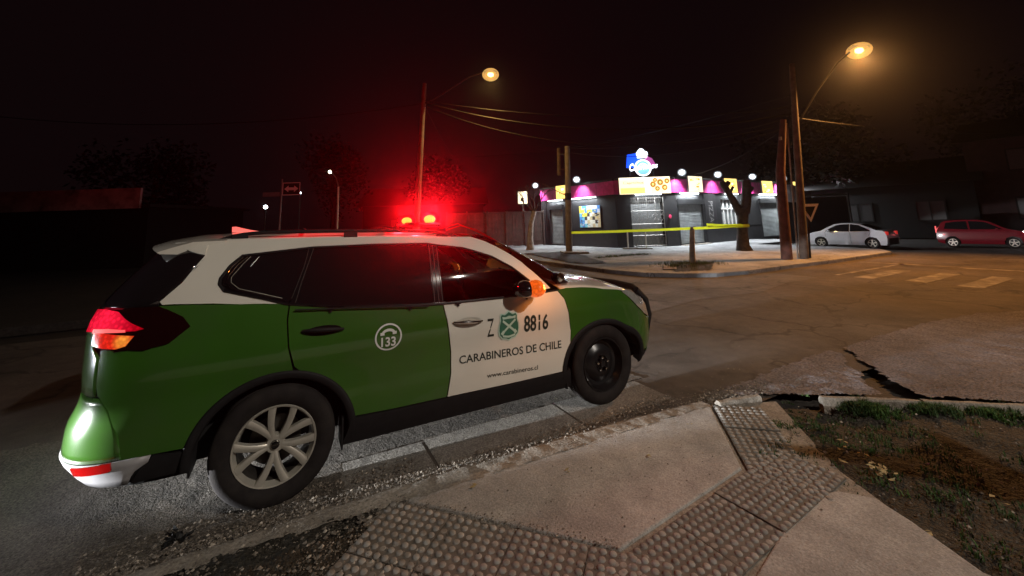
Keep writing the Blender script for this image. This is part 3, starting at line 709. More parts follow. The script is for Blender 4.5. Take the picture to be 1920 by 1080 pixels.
car_text('lettering', 'www.carabineros.cl', ((1.483, .476, .510), (1.965, .452, .488)), M['text_dark'], fd, bold=.004)
def shapes(name, polys, c, sc, off, mat, parents, lvl='L'):
    """flat emblem shapes (unit coordinates) laid on the door skin"""
    for sg, par in ((1, parents[0]), (-1, parents[1])):
        b = MB()
        for poly in polys:
            pts = [PO(c[0]+x*sc[0]*sg, c[1]+z*sc[1], lvl, off) for x, z in poly]
            b.add([(x, y*sg, z) for x, y, z in pts], [tuple(range(len(pts)))])
        b.build(name, mat, par)
def ring(r0, r1, n=40): return [[(r0*math.cos(2*math.pi*i/n), r0*math.sin(2*math.pi*i/n)), (r1*math.cos(2*math.pi*i/n), r1*math.sin(2*math.pi*i/n)), (r1*math.cos(2*math.pi*(i+1)/n), r1*math.sin(2*math.pi*(i+1)/n)), (r0*math.cos(2*math.pi*(i+1)/n), r0*math.sin(2*math.pi*(i+1)/n))] for i in range(n)]
shield = [(-.82, .70), (-.72, .86), (-.40, .80), (-.2, .90), (0, 1.0), (.2, .90), (.40, .80), (.72, .86), (.82, .70), (.80, .42), (.92, .10), (.98, -.25), (.90, -.60), (.62, -.84), (.25, -.90), (0, -1.0), (-.25, -.90), (-.62, -.84), (-.90, -.60), (-.98, -.25), (-.92, .10), (-.80, .42)]
def grow(p, k): return [(x*k, z*k) for x, z in p]
CC, CS = (1.691, .852), (.092, .110)
shapes('crest', [grow(shield, 1.12)], CC, CS, .0070, M['crestl'], fd)
shapes('crest', [grow(shield, 1.0)], CC, CS, .0090, M['crestg'], fd)
def bar(x0, z0, x1, z1, w_):
    l = math.hypot(x1-x0, z1-z0); a, c = -(z1-z0)/l*w_, (x1-x0)/l*w_; return [(x0-a, z0-c), (x1-a, z1-c), (x1+a, z1+c), (x0+a, z0+c)]
shapes('crossed_rifles', [bar(-.72, -.52, .66, .42, .085), [(-.85, -.50), (-.62, -.66), (-.42, -.40), (-.62, -.26)]], CC, CS, .0105, M['crestl'], fd)
shapes('crossed_rifles', [bar(.72, -.52, -.66, .42, .085), [(.85, -.50), (.62, -.66), (.42, -.40), (.62, -.26)]], CC, CS, .0115, M['crestl'], fd)
shapes('crest_band', [[(-.66, .52), (.66, .52), (.70, .72), (.35, .66), (0, .74), (-.35, .66), (-.70, .72)]], CC, CS, .0118, M['crestl'], fd)
shapes('crest_ribbon', [[(-.62, -.78), (0, -.88), (.62, -.78), (.66, -.62), (0, -.72), (-.66, -.62)]], CC, CS, .0118, M['crestl'], fd)
EC_, ES = (.695, .913), (.097, .092)
shapes('emblem_ring', ring(.88, 1.0), EC_, ES, .0045, M['text_white'], rd)
hs = []
for i in range(14):
    t0, t1 = R(20+140*i/14), R(20+140*(i+1)/14)
    hs.append([(.52*math.cos(t0), .26+.36*math.sin(t0)), (.52*math.cos(t1), .26+.36*math.sin(t1)), (.34*math.cos(t1), .24+.18*math.sin(t1)), (.34*math.cos(t0), .24+.18*math.sin(t0))])
hs += [[(-.60, .16), (-.30, .16), (-.30, .38), (-.60, .38)], [(.30, .16), (.60, .16), (.60, .38), (.30, .38)]]
shapes('telephone_symbol', hs, EC_, ES, .0048, M['text_white'], rd)
car_text('lettering', '133', ((.643, .850, .915), (.747, .846, .911)), M['text_white'], rd, bold=.025)

# ---- wheels
def tyre_prof(hw=.112):
    return [(.232, -hw*.72), (.245, -hw*.86), (.285, -hw*1.02), (.318, -hw*.99), (.340, -hw*.90), (.350, -hw*.80), (.355, -hw*.62), (.355, -hw*.42), (.348, -hw*.40), (.348, -hw*.32), (.356, -hw*.30), (.356, -.005), (.349, -.004), (.349, .004), (.356, .005),
            (.356, hw*.30), (.348, hw*.32), (.348, hw*.40), (.355, hw*.42), (.355, hw*.62), (.350, hw*.80), (.340, hw*.90), (.318, hw*.99), (.285, hw*1.02), (.245, hw*.86), (.232, hw*.72)]
def wheel(name, loc, kind, flip=False, label=None):
    we = empty(name, loc, R(180) if flip else 0); we.parent = police
    if label: we['label'] = label
    b = MB(); b.revolve(tyre_prof(), 72); b.build('tyre', M['rubber'], we, True, angle=50)
    b = MB(); b.revolve([(.240, -.088), (.236, -.098), (.228, -.096), (.222, -.078), (.212, -.055)], 56)
    b.build('rim', M['alloy'] if kind == 'alloy' else M['steel'], we, True)
    b = MB(); b.revolve([(.212, -.055), (.205, -.04), (.200, .085), (.232, .09)], 48); b.build('rim_barrel', M['disc'], we, True)
    if kind == 'alloy':
        b = MB(); b.revolve([(.0, .012), (.150, .012), (.150, .03), (.06, .03)], 40); b.build('brake_disc', M['disc'], we, True)
        b = MB()
        for a0 in (115, 45, -20, -92, 188):
            for sg in (-1, 1):
                n = 7; rows = []
                for i in range(n+1):
                    t = i/n; r_ = .040+.186*t; an = R(a0+sg*(4+15*t**.8)); wd = .0145+.0075*t; y = -.070-.022*t**.7
                    e = Vector((math.cos(an), 0, math.sin(an))); q = Vector((-math.sin(an), 0, math.cos(an)))
                    c = e*r_
                    rows.append([c+q*wd*1.15+Vector((0, y+.030, 0)), c+q*wd+Vector((0, y, 0)), c+q*wd*.35+Vector((0, y-.005, 0)), c-q*wd*.35+Vector((0, y-.005, 0)), c-q*wd+Vector((0, y, 0)), c-q*wd*1.15+Vector((0, y+.030, 0))])
                vv = [v for r_ in rows for v in r_]; ff = []
                for i in range(n):
                    for k in range(5): ff.append((i*6+k, i*6+k+1, (i+1)*6+k+1, (i+1)*6+k))
                b.add(vv, ff)
        b.revolve([(.0, -.072), (.05, -.072), (.056, -.06), (.056, -.02)], 24)
        b.build('spokes', M['alloy'], we, True, angle=30)
        b = MB(); b.revolve([(.0, -.084), (.020, -.083), (.027, -.078), (.027, -.07)], 20); hc = b.build('hub_cap', M['gblack'], we, True)
        b = MB(); b.revolve([(.0215, -.0835), (.0235, -.0855), (.0255, -.082)], 20); b.box((0, -.0848, 0), (.04, .002, .006)); b.build('hub_emblem', M['chrome'], we, True)
        b = MB()
        for a0 in (79, 151, 223, 295, 7):
            b.revolve([(.0, -.066), (.009, -.066), (.0105, -.05)], 8, (.045*math.cos(R(a0)), 0, .045*math.sin(R(a0))))
        b.build('lug_nuts', M['chrome'], we, True)
    else:
        b = MB(); b.revolve([(.212, -.07), (.195, -.030), (.17, -.022), (.135, -.045), (.10, -.062), (.075, -.060), (.06, -.04), (.03, -.04), (.0, -.04)], 48); b.build('steel_disc', M['steel'], we, True)
        b = MB()
        for i in range(12):
            a0 = R(30*i); c = (.165*math.cos(a0), -.0245, .165*math.sin(a0))
            vs = [(c[0]+.017*math.cos(R(45*k)), -.0285+.0035, c[2]+.017*math.sin(R(45*k))) for k in range(8)]; b.add(vs, [tuple(range(8))])
        b.build('vent_holes', M['liner'], we)
        b = MB(); b.revolve([(.0, -.085), (.025, -.084), (.031, -.075), (.031, -.04)], 20); b.build('hub_cap', M['steel'], we, True)
        b = MB()
        for i in range(5):
            a0 = R(72*i+20); b.revolve([(.0, -.088), (.012, -.086), (.0145, -.07), (.0145, -.05)], 6, (.060*math.cos(a0), 0, .058*math.sin(a0)))
        b.build('lug_nuts', M['chrome'], we, True)
    return we
wheel('wheel', (0, -.795, .355), 'alloy', label='silver alloy wheel with five pairs of spokes')
wheel('wheel', (2.705, -.795, .355), 'steel', label='black steel front wheel')
wheel('wheel', (0, .795, .355), 'alloy', True, label='alloy wheel on the far side')
wheel('wheel', (2.705, .795, .355), 'steel', True, label='steel wheel on the far side')
# mud flaps
for sg in (1, -1):
    b = MB(); b.box((.40, -.80*sg, .33), (.012, .20, .20)); b.box((-.44, -.78*sg, .36), (.012, .2, .14)); b.box((2.28, -.80*sg, .28), (.012, .16, .12)); b.build('mud_flap', M['black'], police)
# tailgate number plate recess and rear wiper
b = MB(); b.box((-1.095, 0, .93), (.012, .52, .12)); b.build('number_plate', M['cwhite'], police)
# ------------------------------------------------------------------ ground surfaces
def sheet(name, poly, z, mat, kind='structure', label=None):
    o = mesh_obj(name, [(x, y, z) for x, y in poly], [tuple(range(len(poly)))], mat, kind=kind)
    return o
def slab(name, poly, z0, z1, mat, kind='structure', bev=.012):
    vs, fs = prism(poly, z0, z1); o = mesh_obj(name, vs, fs, mat, kind=kind)
    if bev:
        md = o.modifiers.new('b', 'BEVEL'); md.width = bev; md.segments = 2; md.limit_method = 'ANGLE'; md.angle_limit = R(40)
    return o
sheet('ground', [(-500, -500), (500, -500), (500, 500), (-500, 500)], -.06, M['ground'])
sheet('road', [(-80, -1.6), (4.6, -1.6), (9, -2.2), (12, -40), (90, -40), (90, 3.4), (23, 3.4), (23, 90), (3.0, 90), (3.0, 6), (-80, 6)], 0, M['road'])
sheet('road_patch', [(4.1, 1.25), (5.0, 1.62), (5.8, 1.55), (7.6, 1.85), (9.3, 1.58), (11.0, 1.95), (12.4, 1.9), (12.5, 3.25), (9.7, 3.8), (8.9, 5.0), (8.8, 9), (3.4, 9), (3.3, 2.2)], .004, M['road2'])
def relief(name, poly_fn, x0, x1, y0, y1, st, hfn, mat, kind='structure'):
    """height-field patch: cells whose centre is inside poly_fn"""
    nx = int((x1-x0)/st); ny = int((y1-y0)/st); idx = {}; vs = []; fs = []
    def vid(i, j):
        if (i, j) not in idx:
            x, y = x0+i*st, y0+j*st; x += st*.34*noise.cell(Vector((i*1.3, j*1.7, .5)))-st*.17; y += st*.34*noise.cell(Vector((i*2.3, j*.7, 4.5)))-st*.17; idx[(i, j)] = len(vs); vs.append((x, y, hfn(x, y)))
        return idx[(i, j)]
    for i in range(nx):
        for j in range(ny):
            if poly_fn(x0+(i+.5)*st, y0+(j+.5)*st): fs.append((vid(i, j), vid(i+1, j), vid(i+1, j+1), vid(i, j+1)))
    return mesh_obj(name, vs, fs, mat, kind=kind, smooth=True, angle=60)
def fb(x, y, sc, oc=4, seed=0.):
    return noise.fractal(Vector((x*sc+seed, y*sc-seed, seed)), .9, 2.1, oc)
def inpoly(poly):
    def f(x, y):
        c = False; n = len(poly)
        for i in range(n):
            x0, y0 = poly[i]; x1, y1 = poly[(i+1) % n]
            if (y0 > y) != (y1 > y) and x < (x1-x0)*(y-y0)/(y1-y0)+x0: c = not c
        return c
    return f
# concrete gutter beside the near kerb, cast in bays
for i, (xa, xb) in enumerate(((.20, 1.02), (1.045, 2.28), (2.30, 3.32))):
    c = [(xa, -1.10), (xb, -1.12-.02*(i % 2)), (xb, -.62), (xa, -.60)]
    o = sheet('gutter_bay', c, .0045, M['gutter']); o.name = 'gutter'
relief('coarse_asphalt', lambda x, y: -3 < x < 3.45+.15*fb(0., y, 3, 3, 4.) and (-1.12 if x < .42 else -.60) < y < .95+.25*fb(x, 1., 1.2, 3, 3.), -3, 3.8, -1.14, 1.4, .032, lambda x, y: .0056+max(0, min(1, (.42-x)/.5))*(.004+.007*max(0, fb(x, y, 5, 4, 6.))), M['coarse'])
# worn kerb strip
KT = [(-2.4, -1.16, -1.06), (-.6, -1.20, -1.08), (.2, -1.23, -1.06), (.68, -1.27, -1.06), (1.4, -1.31, -1.10), (2.4, -1.36, -1.18), (3.30, -1.41, -1.28), (3.42, -1.43, -1.30)]
def kerbh(x, y):
    yl = interp([(a, c) for a, c, d in KT], x)-.05; yh = interp([(a, d) for a, c, d in KT], x); u = (yh-y)/(yh-yl)
    return .002+.040*max(0, min(1, u*2.2))+.007*fb(x, y, 9, 4, 3.)*(1 if x > .3 else 1.3)
relief('kerb', lambda x, y: interp([(a, c) for a, c, d in KT], x)-.05 < y < interp([(a, d) for a, c, d in KT], x)+.012*fb(x, y, 3, 3, 9.), -2.4, 3.42, -1.50, -1.02, .018, kerbh, M['kerbc'])
# ramp slab
RAMP = [(.70, -1.285), (1.4, -1.325), (2.4, -1.375), (3.36, -1.425), (3.40, -1.47), (2.775, -2.165), (1.60, -2.270)]
slab('ramp_slab', RAMP, -.05, .040, M['concrete'])
sheet('footpath_base', [(.45, -1.26), (3.42, -1.44), (4.0, -1.70), (3.3, -2.5), (3.1, -2.9), (2.0, -2.9), (.9, -2.9)], .026, M['kerbc'])
slab('footpath', [(1.98, -2.72), (2.40, -2.62), (2.78, -2.50), (3.05, -2.60), (3.16, -2.74), (3.10, -2.92), (2.96, -3.22), (3.1, -4.2), (2.8, -7), (-2, -7), (-2, -3.2), (1.5, -2.80)], -.05, .038, M['concrete'])

# tactile tiles: separate square tiles with domes; one mesh per tile size
def tile_mesh(nx, ny, pitch, seed):
    rnd = random.Random(seed); w_, d_ = nx*pitch, ny*pitch; g = .003
    b = MB(); h = .0100
    vs, fs = prism([(g, g), (w_-g, g), (w_-g, d_-g), (g, d_-g)], -.03, 0); b.add(vs, fs)
    for i in range(nx):
        for j in range(ny):
            cx, cy_ = (i+.5)*pitch+rnd.uniform(-.001, .001), (j+.5)*pitch+rnd.uniform(-.001, .001); k = rnd.uniform(.55, 1.08) if rnd.random() > .06 else .15
            r0, r1 = pitch*.40, pitch*.20; n = 8; vs = []
            for (r_, z) in ((r0, -.001), (r0*.85, h*.55*k), (r1, h*.95*k)):
                vs += [(cx+r_*math.cos(2*math.pi*q/n), cy_+r_*math.sin(2*math.pi*q/n), z) for q in range(n)]
            vs.append((cx, cy_, h*k*1.05)); fs = []
            for q in range(n):
                q2 = (q+1) % n; fs += [(q, q2, n+q2, n+q), (n+q, n+q2, 2*n+q2, 2*n+q), (2*n+q, 2*n+q2, 3*n)]
            b.add(vs, fs, 1)
    me = bpy.data.meshes.new('tactile_tile'); me.from_pydata(b.v, [], b.f); me.materials.append(M['tactile']); me.materials.append(M['dome']); me.polygons.foreach_set('material_index', b.m)
    me.polygons.foreach_set('use_smooth', [True]*len(me.polygons)); me.set_sharp_from_angle(angle=R(50)); return me
PITCH = .0505; NT = 8
tiles = [tile_mesh(NT, NT, PITCH, q) for q in range(4)]
tactile = empty('tactile_paving', (0, 0, 0)); tactile['kind'] = 'structure'
def strip(p0, p1, side, ntile, rows=1, z=.040, skipf=None):
    """tiles from p0 towards p1; side = +1 left of the direction, -1 right"""
    d = Vector((p1[0]-p0[0], p1[1]-p0[1])).normalized(); an = math.atan2(d.y, d.x); q = Vector((-d.y, d.x))*side; T_ = NT*PITCH
    for i in range(ntile):
        for j in range(rows):
            c = Vector(p0)+d*(i*T_)+q*(j*T_ if side > 0 else (j+1)*T_)
            if skipf and skipf(i, j): continue
            o = bpy.data.objects.new('tactile_tile', random.choice(tiles)); COL.objects.link(o); o.parent = tactile
            o.location = (c.x, c.y, z+random.uniform(-.003, .003)); o.rotation_euler = (R(random.uniform(-.5, .5)), R(random.uniform(-.5, .5)), an+R(random.uniform(-.4, .4)))
# A: down the far side of the ramp; B: along its back; C: the near side
strip((3.43, -1.47), (2.80, -2.185), 1, 3)
strip((2.80, -2.20), (1.62, -2.30), 1, 4, z=.039)
strip((2.80, -2.20), (3.6, -2.13), -1, 1, z=.038)
strip((.655, -1.285), (1.60, -2.300), -1, 4, 2)

# bare earth beside the footpath, rough and lower than the kerb
KB2 = [(3.50, -1.50), (3.93, -1.60), (4.30, -1.90), (4.92, -2.33), (5.60, -2.88), (6.5, -3.9), (7.2, -5.4), (7.5, -8)]
DIRT = [(3.46, -1.53), (3.93, -1.68), (4.28, -1.98), (4.88, -2.42), (5.55, -2.98), (6.42, -4.0), (7.1, -5.5), (7.4, -8), (2.6, -8), (2.8, -4.2), (2.96, -3.2), (3.12, -2.9), (3.14, -2.5), (3.0, -2.15)]
relief('bare_ground', inpoly(DIRT), 2.4, 7.5, -8, -1.45, .045, lambda x, y: .012+.055*fb(x, y, 1.3, 4, 5.)+.016*fb(x, y, 7, 4, 1.)-.05*math.exp(-((x-4.15)**2+(y+1.95)**2)/.03), M['dirt'])
relief('gravel_patch', inpoly([(-3, -1.17), (-.6, -1.21), (.6, -1.28), (.42, -1.6), (.9, -2.2), (.75, -2.8), (-2.5, -2.8)]), -3, 1.1, -2.9, -1.15, .03, lambda x, y: .030+.018*fb(x, y, 2.5, 4, 2.)+.012*fb(x, y, 14, 3, 4.), M['dirt'])
# side-street kerb in lengths, with a break
kerb2 = empty('side_kerb', (0, 0, 0)); kerb2['kind'] = 'structure'
def kerbseg(a, c, w_=.08, h=.075):
    d = Vector((c[0]-a[0], c[1]-a[1])); L_ = d.length; d.normalize(); q = Vector((-d.y, d.x)); vs = []
    n = 8
    for i in range(n+1):
        t = i/n
        for (u, z) in ((-w_, -.05), (-w_, h-.012), (-w_+.012, h), (-.03, h), (0, h-.035), (0, -.05)):
            p = Vector(a)+d*(L_*t)+q*(u+.006*fb(a[0]+t*3, u*9, 2., 2)); vs.append((p.x, p.y, z+.008*fb(a[0]+t*2, u*6+z, 3., 3)))
    fs = [(i*6+k, i*6+k+1, (i+1)*6+k+1, (i+1)*6+k) for i in range(n) for k in range(5)]+[(0, 1, 2, 3, 4, 5), tuple(n*6+k for k in range(6))[::-1]]
    o = mesh_obj('kerbstone', vs, fs, M['kerbc'], kerb2, True, angle=40); return o
for a, c in (((3.48, -1.455), (3.90, -1.57)), ((4.34, -1.885), (4.95, -2.36)), ((4.965, -2.375), (5.55, -2.85)), ((5.57, -2.87), (6.1, -3.40)), ((6.12, -3.42), (6.6, -4.1)), ((6.62, -4.13), (7.0, -4.95)), ((7.0, -4.98), (7.3, -5.9))): kerbseg(a, c)
# rough grey apron of the side street, two broken plates over the road
AP1 = [(3.62, -1.28), (4.3, -1.26), (5.2, -1.24), (6.02, -1.22), (5.95, -1.40), (5.62, -1.55), (5.40, -1.80), (5.12, -1.92), (4.98, -2.12), (4.62, -1.90), (4.2, -1.62), (3.9, -1.44)]
AP2 = [(6.22, -1.26), (7.6, -1.32), (9.0, -1.42), (9.9, -1.60), (11.2, -2.2), (12.5, -3.6), (13.5, -6), (14, -12), (8.2, -12), (7.75, -6), (7.0, -4.3), (5.9, -2.96), (5.22, -2.32), (5.42, -2.02), (5.72, -1.78), (5.86, -1.58), (6.10, -1.46)]
relief('side_street_apron', lambda x, y: inpoly(AP1)(x, y+.03*fb(x, y, 6, 3, 8.)), 3.5, 6.2, -2.2, -1.15, .022, lambda x, y: .022+.010*fb(x, y, 4, 5, 6.)+.008*fb(x*1., y*1., 16, 3, 2.)+.012*min(0, -(3.95-x)), M['shoulder'])
relief('side_street', lambda x, y: inpoly(AP2)(x, y+.04*fb(x, y, 4, 3, 8.)), 5.1, 14, -12, -1.15, .036, lambda x, y: .026+.010*fb(x, y, 2.4, 5, 6.)+.004*fb(x, y, 13, 3, 2.), M['shoulder'])

# far pavement round the shop corner
FW = [(9.25, 90), (9.0, 8.0), (9.0, 6.3), (9.25, 4.9), (9.9, 4.1), (10.6, 3.6), (11.7, 3.38), (14.2, 3.34), (16.4, 3.20), (20.5, 3.2), (21.6, 3.9), (22.1, 5.2), (22.1, 9.5), (40, 10.2), (40, 14), (16, 30), (16, 90)]
slab('pavement', FW, -.05, .12, M['walk'], bev=.02)
slab('pavement', [(26.5, 90), (26.5, 12), (27.2, 10.3), (90, 11.5), (90, 90)], -.05, .12, M['walk'], bev=.02)
slab('pavement', [(27.5, -3), (28, -5), (90, -5), (90, 1.0), (28.5, 1.0)], -.05, .12, M['walk'], bev=.02)
slab('pavement', [(-80, 7.2), (1.2, 7.0), (2.2, 7.8), (2.4, 9), (2.4, 90), (-80, 90)], -.05, .12, M['ground'], bev=.02)
# patches of dirt and grass strips in the far pavement
relief('tree_pit', inpoly([(9.95, 4.55), (11.0, 4.05), (12.9, 5.35), (11.9, 6.25)]), 9.8, 13, 4, 6.4, .08, lambda x, y: .135+.05*max(0, 1-((x-11.5)**2+(y-5.2)**2)/1.6)+.03*fb(x, y, 3, 3, 1.), M['dirt'])
relief('verge', inpoly([(9.3, 8.4), (10.1, 7.6), (11.6, 11.0), (12.4, 13.4), (10.2, 13.9)]), 9, 13, 7, 14, .12, lambda x, y: .125+.03*fb(x, y, 1.5, 3, 1.)+.03, M['dirt'])
slab('pole_base', [(11.4, 12.1), (12.4, 11.5), (12.9, 12.6), (11.9, 13.2)], .1, .21, M['kerbc'])
slab('pole_base', [(10.05, 5.0), (10.35, 4.75), (10.95, 5.25), (10.6, 5.5)], .1, .16, M['kerbc'])
# zebra bars and stop line (paint)
for k, yc in enumerate((1.20, .22, -.70, -1.70)):
    x0_, x1_ = 13.0+.15*(k % 2), 15.4
    sheet('road_marking', [(x0_, yc-.20), (x1_, yc-.19), (x1_, yc+.19), (x0_+.05, yc+.21)], .005, M['paint_white'])
for k in range(3): sheet('road_marking', [(16.9, 2.9-2.4*k), (17.15, 2.9-2.4*k), (17.3, .6-2.4*k), (17.05, .6-2.4*k)], .005, M['paint_white'])
for k in range(7): sheet('road_marking', [(9.4+.0*k, 6.2+1.1*k) if False else (5.2+.62*k, 9.0), (5.5+.62*k, 9.0), (5.5+.62*k, 11.4), (5.2+.62*k, 11.4)], .005, M['paint_white'])
sheet('road_marking', [(13.2, 1.80), (17.4, 1.72), (17.4, 1.84), (13.2, 1.92)], .005, M['paint_white'])

# ------------------------------------------------------------------ loose stones, grass, litter
def scatter(name, n, areafn, mats, rmin, rmax, zf, seed, label, cat):
    rnd = random.Random(seed); b = MB()
    for _ in range(n):
        p = areafn(rnd)
        if not p: continue
        x, y = p; r_ = rmin*(rmax/rmin)**(rnd.random()**2.2); z = zf(x, y)+r_*.25
        vs = []
        for v in ((1, 0, 0), (0, 1, 0), (-1, 0, 0), (0, -1, 0), (.3, .2, 1), (-.2, -.3, -.7)):
            vs.append((x+r_*v[0]*rnd.uniform(.6, 1.2), y+r_*v[1]*rnd.uniform(.6, 1.2), z+r_*v[2]*rnd.uniform(.4, .8)))
        a = rnd.random()*3; 
        b.add(vs, [(0, 1, 4), (1, 2, 4), (2, 3, 4), (3, 0, 4), (1, 0, 5), (2, 1, 5), (3, 2, 5), (0, 3, 5)], 1 if rnd.random() < .12 else 0)
    o = b.build(name, mats, None, False, 'stuff'); tag(o, label, cat); return o
GM = [M['gravel'], M['gravel_pale']]
def a1(r):
    x = r.uniform(-1.6, 3.3); y = -1.10+r.gauss(0, .055)-.02*x*.8
    if r.random() < .35: x = r.uniform(-.9, .9); y = r.uniform(-1.2, -.80)
    return x, y
scatter('gravel', 9000, a1, GM, .0025, .013, lambda x, y: .012 if y > -1.05 else .03, 1, 'loose gravel and crushed grit lying along the near kerb edge', 'gravel')
def a2(r):
    x = r.uniform(-1.6, .75); y = r.uniform(-2.5, -1.18)
    return x, y
scatter('gravel', 11000, a2, GM, .003, .016, lambda x, y: .035, 2, 'dark stony rubble in the bottom left corner beside the tactile tiles', 'gravel')
def a3(r):
    x = r.gauss(3.75, .35); y = -1.36+r.gauss(0, .07)-max(0, x-3.7)*.15
    return x, y
scatter('gravel', 2500, a3, GM, .003, .014, lambda x, y: .02, 3, 'pale grit washed into the dip between kerb and side street', 'gravel')
dirtf = inpoly(DIRT)
def a4(r):
    x, y = r.uniform(2.9, 6.5), r.uniform(-4.5, -1.6); return (x, y) if dirtf(x, y) else None
scatter('gravel', 3000, a4, GM, .003, .016, lambda x, y: .03+.055*fb(x, y, 1.3, 4, 5.), 4, 'scattered small stones on the bare earth at the right', 'gravel')
def a5(r):
    t = r.random(); i = r.random()
    if i < .5: x = .655+.95*t+r.gauss(0, .03); y = -1.285-1.0*t+r.gauss(0, .03)
    else: x, y = r.uniform(.3, 2.9), r.uniform(-2.7, -1.3)
    return x, y
scatter('gravel', 1500, a5, GM, .002, .008, lambda x, y: .042, 5, 'fine grit caught between the domes of the tactile tiles', 'gravel')
def a6(r): return r.uniform(-2.5, 6.), r.uniform(-1.3, 1.6) if r.random() < .5 else r.gauss(-1., .2)
scatter('gravel', 2600, a6, GM, .002, .007, lambda x, y: .001, 6, 'sparse grit on the asphalt around and under the police car', 'gravel')
def tuft(b, x, y, z, n, h, rnd, spread=.03):
    for _ in range(n):
        a = rnd.random()*6.283; r_ = rnd.random()*spread; l = h*rnd.uniform(.5, 1.2); ln = rnd.uniform(.2, .9)*l; w_ = .0022+.0022*rnd.random()
        bx, by = x+r_*math.cos(a), y+r_*math.sin(a); q = rnd.random()*6.283; dx, dy = math.cos(q), math.sin(q); px, py = -dy*w_, dx*w_
        b.add([(bx-px, by-py, z), (bx+px, by+py, z), (bx+px*.7+dx*ln*.4, by+py*.7+dy*ln*.4, z+l*.6), (bx-px*.7+dx*ln*.4, by-py*.7+dy*ln*.4, z+l*.6), (bx+dx*ln, by+dy*ln, z+l*.85)], [(0, 1, 2, 3), (3, 2, 4)])
def grass(name, pts, label, seed, h=.05, n=14, sp=.03, zf=None):
    rnd = random.Random(seed); b = MB()
    for x, y in pts(rnd):
        tuft(b, x, y, (zf(x, y) if zf else .02), n, h, rnd, sp)
    tag(b.build(name, M['grass'], None, False, 'stuff'), label, 'grass')
def dz(x, y): return .012+.055*fb(x, y, 1.3, 4, 5.)+.01
grass('grass', lambda r: [(4.42+1.25*t+r.gauss(0, .05), -2.04-.98*t-abs(r.gauss(0, .12))) for t in [r.random()**1.4 for _ in range(620)] if fb(t*7, 1., 1., 2, 3.) > .02], 'bright green grass growing behind the broken side kerb', 11, .055, 13, .03, dz)
grass('grass', lambda r: [(3.55+abs(r.gauss(0, .22)), -1.68-abs(r.gauss(0, .28))) for _ in range(150)], 'short mossy grass beside the top of the tactile strip', 12, .022, 10, .03, dz)
grass('grass', lambda r: [p for p in ((r.uniform(3.0, 5.6), r.uniform(-4, -2.1)) for _ in range(1100)) if dirtf(*p) and fb(p[0], p[1], 1.6, 3, 7.) > -.02], 'thin sparse grass on the bare earth at the right', 13, .030, 9, .05, dz)
grass('grass', lambda r: [(r.gauss(11.5, .5), r.gauss(5.15, .38)) for _ in range(200)], 'grass around the thin post in the far pavement', 14, .12, 10, .10, lambda x, y: .15)
grass('grass', lambda r: [(11.2+2.6*t+r.gauss(0, .1), 9.6-.3*t+r.gauss(0, .12)) for t in [r.random() for _ in range(130)]], 'strip of low weeds on the pavement in front of the shop', 15, .10, 10, .10, lambda x, y: .12)
# a pale weed and dry leaves
def leaf(b, x, y, z, s, rnd, m=0):
    a = rnd.random()*6.28; dx, dy = math.cos(a)*s, math.sin(a)*s; t = rnd.uniform(-.3, .5)*s
    b.add([(x-dx, y-dy, z), (x+dy*.45, y-dx*.45, z+t), (x+dx, y+dy, z+.2*s), (x-dy*.45, y+dx*.45, z+t*.6)], [(0, 1, 2), (0, 2, 3)], m)
rnd = random.Random(5); b = MB()
for _ in range(26): leaf(b, 3.44+rnd.gauss(0, .035), -2.66+rnd.gauss(0, .03), dz(3.44, -2.66)+rnd.uniform(.01, .06), .022, rnd)
tag(b.build('weed', M['leafdry'], None, False), 'small yellowish weed standing alone on the bare earth at lower right', 'weed')
b = MB()
for x, y in ((3.55, -2.40), (3.70, -2.33), (3.60, -2.52), (3.40, -2.45), (3.1, -2.95), (3.75, -3.1), (2.35, -1.75), (1.75, -1.62), (1.15, -1.42), (2.95, -1.62)):
    for _ in range(2): leaf(b, x+rnd.gauss(0, .02), y+rnd.gauss(0, .02), (.05 if y > -2.2 and x < 3 else dz(x, y)+.012), rnd.uniform(.012, .028), rnd)
tag(b.build('fallen_leaves', M['leafdry'], None, False, 'stuff'), 'few dry fallen leaves on the ramp slab and earth', 'leaves')
# crumpled litter at the lower left kerb
b = MB()
for _ in range(14):
    a = rnd.random()*6.28; c = (-.455+rnd.gauss(0, .03), -.955+rnd.gauss(0, .025), .02+rnd.random()*.045); r_ = .03
    vs = [(c[0]+rnd.uniform(-r_, r_), c[1]+rnd.uniform(-r_, r_), max(.008, c[2]+rnd.uniform(-.02, .02))) for _ in range(5)]
    b.add(vs, [(0, 1, 2), (0, 2, 3), (0, 3, 4)], 0)
tag(b.build('litter', M['cablem'], None, False), 'dark crumpled scrap of litter on the asphalt behind the rear wheel', 'litter')
# ------------------------------------------------------------------ corner shop
L0, L1, L2, L3 = (15.10, 19.79), (15.92, 13.34), (18.91, 11.74), (31.0, 12.66)
shop = empty('corner_shop', (L1[0], L1[1], .12), 0, 'charcoal corner shop with magenta fascia, roller shutters and glaring white floodlights', 'shop')
def frame(a, c):
    d = Vector((c[0]-a[0], c[1]-a[1], 0)); L_ = d.length; d.normalize(); return Vector((a[0], a[1], .12)), d, Vector((d.y, -d.x, 0)), L_
FR = dict(l=frame(L0, L1), c=frame(L1, L2), r=frame(L2, L3))
def wp(fk, t, z, o=0.):
    a, d, n, L_ = FR[fk]; p = a+d*(t*L_)+n*o; return Vector((p.x, p.y, p.z+z))
def wbox(b, fk, t0, t1, z0, z1, o0, o1, m=0):
    vs = [wp(fk, t, z, o) for t in (t0, t1) for z in (z0, z1) for o in (o0, o1)]
    return b.add(vs, [(0, 1, 3, 2), (4, 6, 7, 5), (0, 4, 5, 1), (2, 3, 7, 6), (0, 2, 6, 4), (1, 5, 7, 3)], m)
